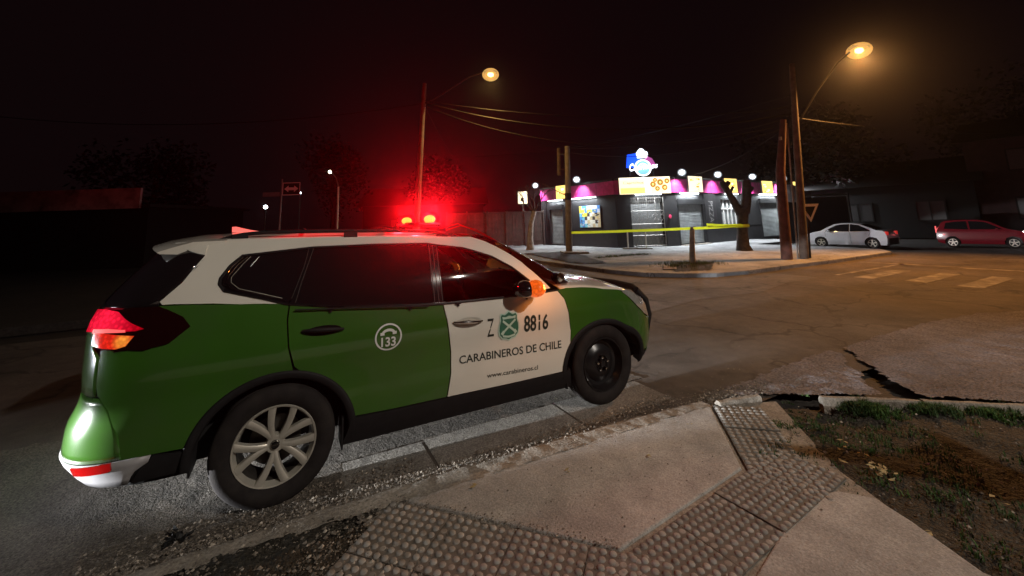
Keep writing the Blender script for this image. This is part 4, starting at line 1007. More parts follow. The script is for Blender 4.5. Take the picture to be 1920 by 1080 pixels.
def sobj(b, name, mat, parent=shop, **k):
    o = b.build(name, mat, None, **k)
    if parent is not None:
        o.parent = parent; o.matrix_parent_inverse = Matrix.Translation(-parent.location)
    return o
H1 = 2.95; HF = 3.72
def openings(fk, ops, name='wall'):
    """wall of a wing with real openings (t0,t1,z0,z1)"""
    b = MB(); ts = sorted(set([0., 1.]+[t for o in ops for t in o[:2]]))
    for a, c in zip(ts[:-1], ts[1:]):
        mid = (a+c)/2; cut = sorted([(o[2], o[3]) for o in ops if o[0] < mid < o[1]]); z = -.1
        for (z0, z1) in cut:
            if z0 > z: wbox(b, fk, a, c, z, z0, -.25, 0)
            z = z1
        if z < H1: wbox(b, fk, a, c, z, H1, -.25, 0)
    sobj(b, name, M['wallgrey'])
OPL = [(.02, .18, 0, 2.5), (.30, .40, .0, 2.55)]
OPL = [(.12, .33, 0, 2.60)]
OPC = [(.245, .80, 0, 2.78)]
OPR = [(.004, .208, 0, 2.55), (.36, .51, .95, 2.55), (.735, .955, 0, 2.62)]
openings('l', OPL); openings('c', OPC); openings('r', OPR)
b = MB()   # body behind the wings, roof
pl = [wp('l', 0, 0, -.25), wp('l', 1, 0, -.25), wp('c', 1, 0, -.25), wp('r', 1, 0, -.25)]
poly = [(p.x, p.y) for p in pl]+[(31.2, 20.2)]
vs, fs = prism(poly, 3.0, 3.2); b.add(vs, fs); sobj(b, 'roof', M['rooft'])
b = MB(); vs, fs = prism([(poly[0][0], poly[0][1]), (poly[-1][0], poly[-1][1]), (poly[-1][0]-.05, poly[-1][1]-.2), (poly[0][0]+.05, poly[0][1]-.2)], 0, 3.0); b.add(vs, fs)
vs, fs = prism([(poly[3][0], poly[3][1]), (poly[3][0]-.2, poly[3][1]), (31.0, 20.), (31.2, 20.)], 0, 3.0); b.add(vs, fs); sobj(b, 'back_wall', M['wallgrey'])
# fascia boards
for fk in 'lcr':
    b = MB(); wbox(b, fk, -.004, 1.004, H1+.002, HF, -.26, .10 if fk != 'c' else .104); sobj(b, 'fascia', M['magenta'])
    b = MB(); wbox(b, fk, 0, 1, HF+.002, HF+.10, -.28, .16); sobj(b, 'coping', M['pillar'])
b = MB(); wbox(b, 'r', 1.001, 1.24, -.1, HF, -.25, .0); sobj(b, 'wall', M['wallgrey'])
# fascia joints
b = MB()
for fk, n in (('l', 5), ('r', 11)):
    for i in range(1, n): wbox(b, fk, i/n, i/n+.0018, H1+.02, HF-.01, .101, .108)
sobj(b, 'fascia_joint', M['pillar'])
# pillars / dado band
b = MB()
for a_ in (('l', .0, .118), ('l', .332, 1), ('r', .312, .733), ('r', .957, 1), ('c', 0, .24), ('c', .805, 1)):
    b = MB(); wbox(b, *a_, -.1, .9, .002, .03); sobj(b, 'dado', M['pillar'])
b = MB(); wbox(b, 'l', .334, 1, .95, 1.02, .0, .05); sobj(b, 'sill_ledge', M['wallgrey'])
b = MB(); wbox(b, 'r', .315, .73, .90, .95, .0, .05); sobj(b, 'sill_ledge', M['wallgrey'])
b = MB(); wbox(b, 'r', .214, .310, -.1, H1, .003, .06); sobj(b, 'pillar', M['pillar'])
b = MB(); wbox(b, 'l', .0, .07, -.1, H1, .033, .06); sobj(b, 'pillar', M['pillar'])
# roller shutters: curved slats modelled
def shutter(fk, t0, t1, z1, o=-.10, label=None):
    a, d, n, L_ = FR[fk]; w_ = (t1-t0)*L_; vs = []; fs = []; ns = int(z1/.085); prof = []
    for i in range(ns):
        z0 = i*z1/ns; h = z1/ns
        prof += [(o, z0), (o+.022, z0+h*.25), (o+.022, z0+h*.7), (o, z0+h*.96)]
    for t in (t0, t1):
        for (oo, z) in prof: vs.append(wp(fk, t, z, oo))
    k = len(prof)
    for i in range(k-1): fs.append((i, k+i, k+i+1, i+1))
    b = MB(); b.add(vs, fs); ob = sobj(b, 'roller_shutter', M['shutter'])
    if label: ob['label'] = label
    b = MB(); wbox(b, fk, t0, t1, z1-.02, z1+.26, -.2, .10); wbox(b, fk, t0-.003, t0+.006, 0, z1, -.12, .03); wbox(b, fk, t1-.006, t1+.003, 0, z1, -.12, .03); wbox(b, fk, t0, t1, .0, .07, o-.02, o+.05)
    sobj(b, 'shutter_box', M['wallgrey'])
shutter('l', .12, .33, 2.34, label='roller shutter in the wing left of the entrance')
shutter('r', .004, .208, 2.30, label='bright wide roller shutter right of the entrance')
shutter('r', .735, .955, 2.36, label='roller shutter near the right end of the shop')
# lit step under the first right shutter
b = MB(); wbox(b, 'r', .004, .208, -.02, .035, -.1, .35); sobj(b, 'door_step', M['kerbc'])
# entrance grille: recessed dark door with lattice
b = MB(); wbox(b, 'c', .245, .80, 0, 2.78, -.62, -.60); sobj(b, 'entrance_door', M['sgrey'])
b = MB()
a, d, n, L_ = FR['c']
def cp(u, z, o=-.12): return wp('c', .245+.555*u, z, o)
for u in (0.01, .25, .5, .75, .99): b.tube([cp(u, 0), cp(u, 2.75)], .022, 4)
for z in (.06, .62, 1.25, 1.98, 2.7): b.tube([cp(0, z), cp(1, z)], .022, 4)
for i in range(8):
    u0 = i/8
    for z0, z1 in ((.1, .6), (.66, 1.2), (1.3, 1.62), (1.62, 1.94)):
        b.tube([cp(u0, z0), cp(u0+.125, z1)], .010, 3); b.tube([cp(u0, z1), cp(u0+.125, z0)], .010, 3)
for i in range(17): b.tube([cp(i/16, 2.0), cp(i/16, 2.7)], .008, 3)
sobj(b, 'entrance_grille', M['metal'])
# side window on the right wing with pale frames
b = MB(); wbox(b, 'r', .36, .51, .95, 2.55, -.20, -.18); sobj(b, 'window_pane', M['shutter'])
b = MB()
for t in (.36, .395, .43, .465, .504): wbox(b, 'r', t, t+.006, .95, 2.55, -.17, -.10)
wbox(b, 'r', .36, .51, 1.95, 2.05, -.168, -.10); sobj(b, 'window_frame', M['swhite'])
# poster on the left wing
post = MB(); wbox(post, 'l', .558, .828, 1.12, 2.42, .031, .055); poster = sobj(post, 'poster_panel', M['sblack'])
rnd = random.Random(21)
cols = [(.85, .65, .08), (.08, .25, .62), (.75, .74, .66), (.05, .04, .04), (.18, .55, .70), (.6, .5, .3), (.10, .30, .10), (.55, .60, .75)]
pm = [nmat('poster_print', c, .5, var=.35, vscale=30) for c in cols]
def wquad(b, fk, t0, t1, z0, z1, o, m=0): return b.add([wp(fk, t0, z0, o), wp(fk, t1, z0, o), wp(fk, t1, z1, o), wp(fk, t0, z1, o)], [(0, 1, 2, 3)], m)
b = MB()
grid_ = ["01177771", "00100117", "40032535", "14325355", "11252235", "41422525"]
for j, row in enumerate(grid_):
    for i, ch in enumerate(row):
        wquad(b, 'l', .563+.0325*i, .563+.0325*(i+1), 1.14+.2125*(5-j), 1.14+.2125*(6-j), .057, int(ch))
for _ in range(40):
    t, z = rnd.uniform(.565, .80), rnd.uniform(1.15, 2.3); wquad(b, 'l', t, t+rnd.uniform(.006, .02), z, z+rnd.uniform(.03, .12), .059+rnd.random()*.003, rnd.randrange(8))
sobj(b, 'poster_print', pm, None); o = bpy.context.scene.objects.get('poster_print')
o.parent = poster; o.matrix_parent_inverse = Matrix.Identity(4)
# LED strips under the fascia and floodlights on brackets above it
led = emis('led_tube_lit', (.86, .95, 1.), 9.)
def strip_led(fk, t0, t1, e):
    b = MB(); wbox(b, fk, t0, t1, H1-.075, H1-.015, .03, .10); sobj(b, 'led_strip', led)
    a, c = wp(fk, t0, H1-.12, .13), wp(fk, t1, H1-.12, .13); ld = bpy.data.lights.new('led_light', 'AREA'); ld.shape = 'RECTANGLE'; ld.size = (c-a).length; ld.size_y = .07; ld.energy = e; ld.color = (.86, .95, 1.)
    o = bpy.data.objects.new('led_light', ld); COL.objects.link(o); m_ = FR[fk]
    z = Vector((m_[2].x*-.1, m_[2].y*-.1, 1)).normalized(); x = m_[1]; y = z.cross(x); mt = Matrix((x, y, z)).transposed().to_4x4(); mt.translation = (a+c)/2
    o.matrix_world = mt; o.parent = shop; o.matrix_parent_inverse = Matrix.Translation(-shop.location)
strip_led('l', .12, .33, 45); strip_led('l', .46, .78, 60); strip_led('c', .33, .76, 80); strip_led('r', .03, .17, 100); strip_led('r', .40, .52, 60); strip_led('r', .74, .93, 100)
flood = emis('floodlight_lit', (.93, .97, 1.), 20.); fglare = globe('floodlight_glare', (.80, .90, 1.), .55, (1, 1, 1), .5)  # outer globe is added, its glow imitates glare around each lamp
def floodlight(fk, t, e=60):
    b = MB(); b.tube([wp(fk, t, HF-.02, .06), wp(fk, t, HF+.36, .50)], .02, 6)
    p = wp(fk, t, HF+.36, .54); b.ball(p, .10, 10, 0, (1, 1, .6)); fx = sobj(b, 'floodlight', M['pillar'], smooth=True)
    b = MB(); q = wp(fk, t, HF+.30, .55); b.ball(q, .15, 12, 0, (1, 1, .9)); o = b.build('lamp_glass', flood, None, True)
    o.parent = fx
    b = MB(); b.ball(q, .235, 16, 0, (1, 1, .9)); o = b.build('lamp_glare', fglare, None, True); o.parent = fx
    ld = bpy.data.lights.new('flood_light', 'SPOT'); ld.energy = e*1.7; ld.spot_size = R(150); ld.spot_blend = .8; ld.color = (.90, .96, 1.); ld.shadow_soft_size = .10
    lo = bpy.data.objects.new('flood_light', ld); COL.objects.link(lo); lo.location = q+FR[fk][2]*.12+Vector((0, 0, -.28)); lo.rotation_euler = (FR[fk][2]*.40+Vector((0, 0, -1))).to_track_quat('-Z', 'Y').to_euler(); lo.parent = shop; lo.matrix_parent_inverse = Matrix.Translation(-shop.location)
    l2 = lo.copy(); l2.data = ld.copy(); l2.data.energy = e*.65; l2.data.spot_size = R(100); COL.objects.link(l2); l2.rotation_euler = (FR[fk][2]*-.75+Vector((0, 0, -1))).to_track_quat('-Z', 'Y').to_euler()
floodlight('l', .008, 220); floodlight('l', .627, 320); floodlight('r', .0, 420); floodlight('r', .287, 340); floodlight('r', .611, 400); floodlight('r', .95, 600)
# pillar lettering, vertical
vsT, fsT = text_mesh('PIZZA', 1); vsT = fit2d(vsT, 1, 1)
b = MB(); b.add([wp('r', .245+.036*v, 2.45-1.25*u, .064) for u, v in vsT], fsT); sobj(b, 'pillar_lettering', M['chalk'])
b = MB(); b.ball(wp('c', .875, 1.62, .07), .075, 10, 0, (1, 1, 1.5)); sobj(b, 'wall_bell', nmat('bell_red_glow', (.6, .03, .10), .4, emit=(.8, .05, .15), estr=.35), smooth=True)  # bell colour includes a faint red glow of its own
# --- lightbox signs (things of their own, fixed to the fascia)
sy = emis('lightbox_yellow', (1., .72, .20), 1.55); sw_ = emis('lightbox_cream', (1., .86, .58), 1.5); swh = emis('lightbox_white', (1., .95, .80), 1.9)
sor = emis('lightbox_orange', (1., .42, .08), 1.0); sdk = emis('lightbox_brown', (.30, .17, .04), .6); spk = emis('lightbox_pink', (1., .45, .42), 1.1)
def signbox(fk, t0, t1, z0, z1, o0, label, bits, face, seed, name='lightbox_sign'):
    b = MB(); wbox(b, fk, t0, t1, z0, z1, o0, o0+.12); o = b.build('casing', M['sgrey'], None)
    e = empty(name, wp(fk, (t0+t1)/2, z0, o0), 0, label, 'sign', 'lit signboards on the shop fascia'); inv = Matrix.Translation(-e.location)
    o.parent = e; o.matrix_parent_inverse = inv
    b = MB(); wbox(b, fk, t0+.001, t1-.001, z0+.02, z1-.02, o0+.121, o0+.135); f = b.build('sign_face', face, None); f.parent = e; f.matrix_parent_inverse = inv
    rn = random.Random(seed); b = MB()
    for (u0, u1, v0, v1, m) in bits: wquad(b, fk, t0+(t1-t0)*u0, t0+(t1-t0)*u1, z0+(z1-z0)*v0, z0+(z1-z0)*v1, o0+.139, m)
    g = b.build('printed_picture', [sy, sw_, swh, sor, sdk, spk], None); g.parent = e; g.matrix_parent_inverse = inv
    return e
def disc(fk, t, z, r, o, n=14):
    a, d, nn, L_ = FR[fk]; c = wp(fk, t, z, o); return [c]+[c+d*(r*math.cos(2*math.pi*i/n))+Vector((0, 0, r*math.sin(2*math.pi*i/n))) for i in range(n)], [(0, 1+i, 1+(i+1) % n) for i in range(n)]
big = signbox('c', .06, .905, 2.90, 3.86, .12, 'large yellow lightbox sign with food pictures above the shop entrance', [(.02, .50, .05, .38, 0), (.02, .98, .90, .97, 2), (.50, .62, .1, .9, 2)], sw_, 1, 'entrance_sign')
b = MB()
for k, (u, v, r_) in enumerate(((.66, .55, .17), (.74, .30, .14), (.80, .66, .18), (.88, .35, .17), (.93, .72, .15), (.70, .80, .12))):
    for q, (rr, m) in enumerate(((1, 3), (.72, 4), (.45, 0))):
        vs, fs = disc('c', .06+.845*u, 2.90+.96*v, r_*rr, .262+.004*q+.012*k); b.add(vs, fs, m)
o = b.build('food_pictures', [sy, sw_, swh, sor, sdk, spk], None); o.parent = big; o.matrix_parent_inverse = Matrix.Translation(-big.location)
vs, fs = text_mesh('Caprichos', 1); vs = fit2d(vs, 1, 1); b = MB(); b.add([wp('c', .06+.845*(.08+.40*u), 2.90+.96*(.56+.20*v), .264) for u, v in vs], fs); o = b.build('sign_lettering', sdk, None); o.parent = big; o.matrix_parent_inverse = Matrix.Translation(-big.location)
def bitsr(seed):
    r = random.Random(seed); o = []
    for _ in range(9):
        u, v = r.uniform(.08, .7), r.uniform(.1, .8); o.append((u, u+r.uniform(.08, .25), v, v+r.uniform(.05, .14), r.choice([3, 3, 5, 0, 2])))
    return o
signbox('r', .079, .189, 2.97, 3.90, .12, 'square cream lightbox above the bright wide shutter', bitsr(1), sw_, 2)
signbox('r', .381, .496, 2.97, 3.88, .12, 'yellow lightbox behind the top of the pruned tree trunk', bitsr(2), sy, 3)
signbox('r', .751, .869, 2.98, 3.84, .12, 'yellow lightbox at the right above the second last shutter', bitsr(3), sy, 4)
signbox('r', 1.12, 1.19, 2.98, 3.9, .12, 'narrow yellow lightbox seen between the two wooden poles', [], sy, 5)
signbox('l', .277, .447, 2.96, 3.84, .12, 'yellow lightbox partly behind the left concrete pole', bitsr(5), sy, 6)
# projecting sign left of the shop
pj = empty('projecting_sign', (13.8, 20.17, .1), 0, 'bright square cream sign on a post left of the shop beside the thin tree', 'sign')
# the roof logo
LG = wp('c', .48, 3.98, -.02); aC, dC, nC, LC = FR['c']
logo = empty('roof_logo_sign', LG, 0, 'glowing blue and white script logo sign on top of the shop corner', 'sign')
linv = Matrix.Translation(-logo.location)
def lp(u, v, o=0.): p = LG+dC*u+Vector((0, 0, v))+nC*o; return p
def lobj(name, pts_faces, mat):
    b = MB()
    for vs, fs in pts_faces: b.add(vs, fs)
    o = b.build(name, mat, None); o.parent = logo; o.matrix_parent_inverse = linv; return o
def lext(poly, o0, o1):
    n = len(poly); vs = [lp(u, v, o0) for u, v in poly]+[lp(u, v, o1) for u, v in poly]
    return vs, [tuple(range(n)), tuple(range(n, 2*n))[::-1]]+[(i, (i+1) % n, n+(i+1) % n, n+i) for i in range(n)]
ld_b = emis('logo_blue_lit', (.01, .09, 1.), 1.35); ld_w = emis('logo_white_lit', (.88, .95, 1.), 2.6); ld_c = emis('logo_cyan_lit', (.25, .62, .80), 1.0); ld_m = emis('logo_magenta_lit', (.62, .12, .42), .55); ld_d = emis('logo_dark_blue', (.02, .03, .22), .6)
lobj('blue_panel', [lext([(-.88, .45), (-.05, .45), (-.05, 1.30), (-.78, 1.20)], 0, .06)], ld_b)
lobj('magenta_panel', [lext([(.10, .55), (.85, .50), (.62, .95), (.28, 1.12)], 0, .055)], ld_m)
def lring(cu, cv, r0, r1, o, a0=0, a1=360, n=32):
    vs = []; fs = []
    for i in range(n+1):
        t = R(a0+(a1-a0)*i/n)
        for r_ in (r0, r1):
            vs += [lp(cu+r_*math.cos(t), cv+r_*math.sin(t), o)]
    for i in range(n): fs.append((2*i, 2*i+1, 2*i+3, 2*i+2))
    return vs, fs
lobj('logo_disc', [lring(.05, .42, 0, .46, .075)], ld_c)
lobj('logo_ring', [lring(.05, .42, .40, .48, .085), lring(.05, .42, .22, .27, .085, 20, 160)], ld_w)
lobj('logo_cap', [lext([(-.22, .98), (.30, .98), (.38, 1.18), (.34, 1.34), (.20, 1.38), (.12, 1.50), (-.04, 1.54), (-.16, 1.42), (-.27, 1.28)], .06, .12)], ld_w)
vs, fs = text_mesh('Caprichos', 1, bold=.03, shear=.25); vs = fit2d(vs, 1, 1)
vs = [(-.74+1.62*u, .16+(.40 if u > .16 else .56)*v*(1 if u > .16 else 1)+.14*u-(.06 if u < .16 else 0)) for u, v in vs]
lobj('logo_lettering', [([lp(u, v, .13) for u, v in vs], fs)], ld_w)
lobj('logo_bracket', [lext([(-.7, -.12), (-.62, -.12), (-.62, .5), (-.7, .5)], -.06, -.01), lext([(.6, -.12), (.68, -.12), (.68, .6), (.6, .6)], -.06, -.01)], M['pillar'])
for (u, v, e, c) in ((-.3, .7, 7, (.15, .3, 1)), (.1, .5, 7, (.85, .92, 1))):
    ld = bpy.data.lights.new('logo_glow_light', 'POINT'); ld.energy = e; ld.color = c; ld.shadow_soft_size = .2; lo = bpy.data.objects.new('logo_glow_light', ld); COL.objects.link(lo); lo.location = lp(u, v, .5); lo.parent = logo; lo.matrix_parent_inverse = linv
# finish the projecting sign
b = MB(); b.tube([(13.8, 20.17, .1), (13.8, 20.17, 3.1)], .05, 8); o = b.build('sign_post', M['metal'], None); o.parent = pj; o.matrix_parent_inverse = Matrix.Translation(-pj.location)
b = MB(); b.box((13.8, 20.17, 3.35), (.62, .14, .82), rz=-.45); o = b.build('sign_face', sw_, None); o.parent = pj; o.matrix_parent_inverse = Matrix.Translation(-pj.location)
b = MB(); b.box((13.71, 20.07, 3.22), (.20, .05, .26), rz=-.45, ry=.5); o = b.build('dark_mark', M['sblack'], None); o.parent = pj; o.matrix_parent_inverse = Matrix.Translation(-pj.location)
# railing at the entrance
rail = empty('entrance_railing', (15.9, 11.9, .12), 0, 'low pale metal hand railing in front of the shop entrance', 'railing')
b = MB(); b.tube([(15.60, 12.27, .1), (15.62, 12.27, 1.02)], .035, 8); b.build('rail_post', M['swhite'], None)
for nm in ('rail_post',):
    o = scene.objects[nm]; o.parent = rail; o.matrix_parent_inverse = Matrix.Translation(-rail.location)
b = MB(); b.tube([(16.13, 11.52, .1), (16.15, 11.52, .98)], .032, 8); o = b.build('rail_post', M['swhite'], None); o.parent = rail; o.matrix_parent_inverse = Matrix.Translation(-rail.location)
b = MB(); b.tube([(15.86, 11.9, .1), (15.86, 11.9, .42)], .025, 6); b.box((15.9, 11.9, .15), (1.5, .25, .06), rz=-.95); o = b.build('rail_foot', M['metal'], None); o.parent = rail; o.matrix_parent_inverse = Matrix.Translation(-rail.location)

# ------------------------------------------------------------------ street furniture
def adopt(o, p, nm=None):
    o.parent = p; o.matrix_parent_inverse = Matrix.Translation(-p.location); return o
sbowl = globe('sodium_glare_glass', (1., .56, .17), 1.05, (1., .85, .6), .45); sodium = emis('sodium_lamp_lit', (1., .62, .22), 40.)  # glow of the outer glass imitates glare around the bulb
def street_lamp(base, topz, lean, armpts, lamp, mat, r0, r1, label, e, e_col=(1., .48, .16), ballr=.32, name='street_lamp', aim=(0, 0, -1), cone=150):
    t = empty(name, (base[0], base[1], 0), 0, label, 'street lamp', 'street lamps')
    b = MB(); b.tube([(base[0], base[1], 0), (base[0]+lean[0], base[1]+lean[1], topz)], [r0, r1], 12); adopt(b.build('pole', mat, None, True), t)
    b = MB(); b.tube(armpts, .035, 8); adopt(b.build('arm', M['dmetal'], None, True), t)
    d = (Vector(lamp)-Vector(armpts[-1])).normalized() if len(armpts) > 1 else Vector((1, 0, 0))
    b = MB(); an = math.atan2(d.y, d.x); b.box((lamp[0], lamp[1], lamp[2]+.09), (.62, .26, .10), rz=an); adopt(b.build('lamp_housing', M['dmetal'], None), t)
    b = MB(); b.ball((lamp[0], lamp[1], lamp[2]-.03), ballr, 20, 0, (1.1, 1.1, .82)); bw_ = adopt(b.build('lamp_bowl', sbowl, None, True), t)  # bowl made oversized to stand in for lens glare
    b = MB(); b.ball((lamp[0], lamp[1], lamp[2]-.03), ballr*.72, 18, 0, (1.1, 1.1, .8)); adopt(b.build('inner_glare', sbowl, None, True), t)
    b = MB(); b.ball((lamp[0], lamp[1], lamp[2]-.03), ballr*.36, 14, 0, (1.2, 1, .8)); adopt(b.build('bulb', sodium, None, True), t)
    ld = bpy.data.lights.new('street_light', 'SPOT'); ld.spot_size = R(cone); ld.spot_blend = .6; ld.energy = e; ld.color = e_col; ld.shadow_soft_size = .12
    lo = bpy.data.objects.new('street_light', ld); COL.objects.link(lo); lo.location = (lamp[0], lamp[1], lamp[2]-ballr*.62-.05); lo.rotation_euler = Vector(aim).to_track_quat('-Z', 'Y').to_euler(); adopt(lo, t)
    return t
street_lamp((15.95, 4.02), 7.3, (.5, -.28), [(16.28, 3.64, 5.1), (16.9, 3.25, 6.15), (17.74, 2.83, 7.21), (18.2, 2.58, 7.62)], (18.52, 2.41, 7.70), M['wood'], .145, .09, 'tall weathered pole carrying the big amber street lamp on a long arm at the right', LAMP1, aim=(-.42, -.22, -1), cone=112, ballr=.36)
street_lamp((4.75, 14.0), 8.25, (.38, -.22), [(5.2, 13.75, 7.3), (5.9, 13.4, 7.75), (6.99, 12.8, 8.52), (7.5, 12.52, 8.70)], (7.87, 12.32, 8.62), M['conc_pole'], .15, .10, 'slim pole with an amber street lamp behind the roof beacons of the police car', LAMP2, (1., .66, .26), .36)
street_lamp(NEARP, 8.3, (0, 0), [(NEARP[0], NEARP[1], 8.0), (NEARP[0]-.2, NEARP[1]+1.0, 8.4), (NEARP[0]-.3, NEARP[1]+1.7, 8.45)], (NEARP[0]-.35, NEARP[1]+2.1, 8.38), M['conc_pole'], .15, .09, 'street lamp on the near footpath behind the camera, out of the photo', LAMP3, (1., .96, .92), .16, aim=(2.7-NEARP[0], -1.7-NEARP[1]-2.1, -8.4), cone=74)
# left concrete pole with cross-arm box
t = empty('utility_pole', (12.2, 12.78, .12), 0, 'concrete utility pole left of the entrance with the yellow tape tied to it', 'utility pole')
b = MB(); b.tube([(12.18, 12.80, .1), (12.34, 12.71, 5.5)], [.17, .13], 12); adopt(b.build('pole', M['conc_pole'], None, True), t)
b = MB(); b.tube([(11.92, 12.95, 4.0), (11.96, 12.93, 5.42)], .10, 10); b.box((12.1, 12.85, 4.3), (.35, .1, .06)); b.box((12.1, 12.85, 5.1), (.35, .1, .06)); b.tube([(12.25, 12.75, 2.9), (11.1, 13.3, 3.6)], .02, 5); adopt(b.build('transformer_tube', M['wood'], None, True), t)
b = MB(); b.box((12.22, 12.70, 2.9), (.22, .24, .34)); adopt(b.build('meter_box', M['black'], None), t)
# wooden pole leaning beside the lamp pole
t = empty('utility_pole', (15.3, 4.2, 0), 0, 'short thick brown wooden pole just left of the tall lamp pole', 'utility pole')
b = MB(); b.tube([(15.33, 4.26, 0), (15.45, 4.14, 3.2), (15.72, 3.94, 5.1)], [.18, .15, .10], 12); adopt(b.build('pole', nmat('red_brown_wood', (.11, .045, .035), .85, var=.35, vscale=5, bump=.006, bscale=25), None, True), t)
b = MB(); b.tube([(15.72, 4.10, 0), (15.95, 3.95, 5.0)], .03, 6); b.box((15.6, 4.0, 4.4), (.3, .08, .12)); adopt(b.build('conduit', M['metal'], None, True), t)
# yield sign from behind
t = empty('give_way_sign', (16.25, 3.93, 0), 0, 'triangular give way sign on a dark post right of the wooden poles', 'road sign')
b = MB(); b.tube([(16.2, 3.95, 0), (16.32, 3.88, 1.75)], .035, 8); adopt(b.build('post', M['sblack'], None, True), t)
cam_dir = Vector((.4725, .8813, 0)); rt = Vector((.8813, -.4725, 0)); c0 = Vector((16.35, 3.86, 1.72))-cam_dir*.05
def tri(sc, o, zoff=0.): return [c0+rt*(-.36*sc)+Vector((0, 0, .30*sc+zoff))-cam_dir*o, c0+rt*(.36*sc)+Vector((0, 0, .30*sc+zoff))-cam_dir*o, c0+Vector((0, 0, -.34*sc+zoff))-cam_dir*o]
vs = tri(1, 0)+tri(1, .02); b = MB(); b.add(vs, [(0, 1, 2), (5, 4, 3), (0, 3, 4, 1), (1, 4, 5, 2), (2, 5, 3, 0)]); pl_ = adopt(b.build('sign_plate', M['swhite'], None), t)
b = MB(); b.add(tri(.62, .024, .02), [(0, 2, 1)]); adopt(b.build('sign_centre', M['sblack'], None), t)
# double arrow one-way sign
t = empty('two_way_arrow_sign', (-.30, 14.0, .12), 0, 'black sign with a white double-headed arrow on a thin post above the car roof', 'road sign')
q0 = Vector((-.38, 14.55, 0)); d_ = Vector((.90, -.43, 0)).normalized()
SGN = dict(); 
def sgp(u, z, o=0.): return Vector((SG0[0], SG0[1], 0))+rt*u+Vector((0, 0, z))-cam_dir*o
SG0 = (-.13, 15.55)
def sq(u0, u1, z0, z1, o): return [sgp(u0, z0, o), sgp(u1, z0, o), sgp(u1, z1, o), sgp(u0, z1, o)]
SW, SZ = .375, 3.42
b = MB(); b.tube([sgp(-SW-.07, .1), sgp(-SW-.05, 3.85)], .035, 8); adopt(b.build('post', M['sgrey'], None, True), t)
vs = sq(-SW, SW, SZ-.27, SZ+.27, 0)+sq(-SW, SW, SZ-.27, SZ+.27, .03); b = MB(); b.add(vs, [(0, 3, 2, 1), (4, 5, 6, 7), (0, 1, 5, 4), (1, 2, 6, 5), (2, 3, 7, 6), (3, 0, 4, 7)]); adopt(b.build('sign_plate', M['sblack'], None), t)
b = MB(); bw = .03
for (u0, u1, z0, z1) in ((-SW, SW, SZ-.27, SZ-.27+bw), (-SW, SW, SZ+.27-bw, SZ+.27), (-SW, -SW+bw, SZ-.24, SZ+.24), (SW-bw, SW, SZ-.24, SZ+.24)): b.add(sq(u0, u1, z0, z1, .034), [(0, 1, 2, 3)])
adopt(b.build('sign_border', M['swhite'], None), t)
b = MB(); b.add([sgp(u, SZ+z, .036) for u, z in ((-.30, 0), (-.12, -.14), (-.12, -.06), (.12, -.06), (.12, -.14), (.30, 0), (.12, .14), (.12, .06), (-.12, .06), (-.12, .14))], [(0, 1, 2, 8, 9), (2, 3, 7, 8), (3, 4, 5, 6, 7)]); adopt(b.build('arrow', M['swhite'], None), t)
b = MB(); b.add(sq(-SW-.85, -SW-.12, SZ-.30, SZ-.12, .01)+sq(-SW-.85, -SW-.12, SZ-.30, SZ-.12, 0), [(0, 1, 2, 3), (4, 7, 6, 5)]); adopt(b.build('street_name_plate', M['sgrey'], None), t)
# thin grey pole with small lamp behind
t = empty('street_lamp', (2.0, 20.0, 0), 0, 'distant thin pale lamp post with a small white lamp left of the beacons', 'street lamp', 'street lamps')
b = MB(); b.tube([(2.02, 19.0, 0), (2.0, 19.0, 3.85)], .045, 8); adopt(b.build('pole', M['swhite'], None, True), t)
b = MB(); b.ball((1.60, 19.4, 4.68), .085, 10); adopt(b.build('lamp_bowl', emis('far_lamp', (1., .93, .75), 14), None, True), t)
b = MB(); b.tube([(2.0, 19.0, 3.85), (1.9, 19.1, 4.3), (1.62, 19.38, 4.74)], .03, 6); adopt(b.build('arm', M['sgrey'], None, True), t)
for (p, r_, lb_) in (((-1.35, 21.0, 2.92), .10, 'small white wall lamp burning far away at the left beyond the car roof'), ((.25, 21.3, 3.70), .05, 'tiny faint white lamp between the arrow sign and the thin post')):
    t = empty('wall_lamp', (p[0], p[1], 0), 0, lb_, 'lamp')
    b = MB(); b.ball(p, r_, 10); adopt(b.build('lamp_glass', emis('wall_lamp_lit', (.80, .92, 1.), 12), None, True), t)
    b = MB(); b.tube([(p[0], p[1]+.05, 0), (p[0], p[1]+.05, p[2])], .03, 6); adopt(b.build('lamp_post', M['sblack'], None, True), t)

# caution tape between the left pole, and pruned tree, ribbon with a slight sag and twist
def ribbon(name, pts, w_, mat, label, cat, twist=0., parent=None):
    vs = []; fs = []; n = len(pts)
    for i, p in enumerate(pts):
        a = R(twist*math.sin(i*.55)); up = Vector((0, 0, math.cos(a))); side = Vector((.7, .7, 0))*math.sin(a)
        vs += [tuple(Vector(p)-(up+side)*w_/2), tuple(Vector(p)+(up+side)*w_/2)]
    fs = [(2*i, 2*i+2, 2*i+3, 2*i+1) for i in range(n-1)]
    o = mesh_obj(name, vs, fs, mat, parent, True); tag(o, label, cat); return o
def sag(p, q, s, n=30):
    return [tuple(Vector(p).lerp(Vector(q), i/n)-Vector((0, 0, s*4*(i/n)*(1-i/n)))) for i in range(n+1)]
tp = sag((12.22, 12.60, 1.10), (16.0, 9.18, 1.15), .015, 24)[:-1]+sag((16.0, 9.18, 1.15), (17.78, 7.34, 1.24), .02, 14)
ribbon('caution_tape', tp, .12, M['tape'], 'yellow caution tape stretched from the concrete pole to the pruned tree', 'tape', 14)
ribbon('caution_tape', sag((16.9, 8.45, 1.32), (17.80, 7.30, 1.26), .03, 14), .11, M['tape'], 'short second run of yellow tape ending at the pruned tree', 'tape', 25)
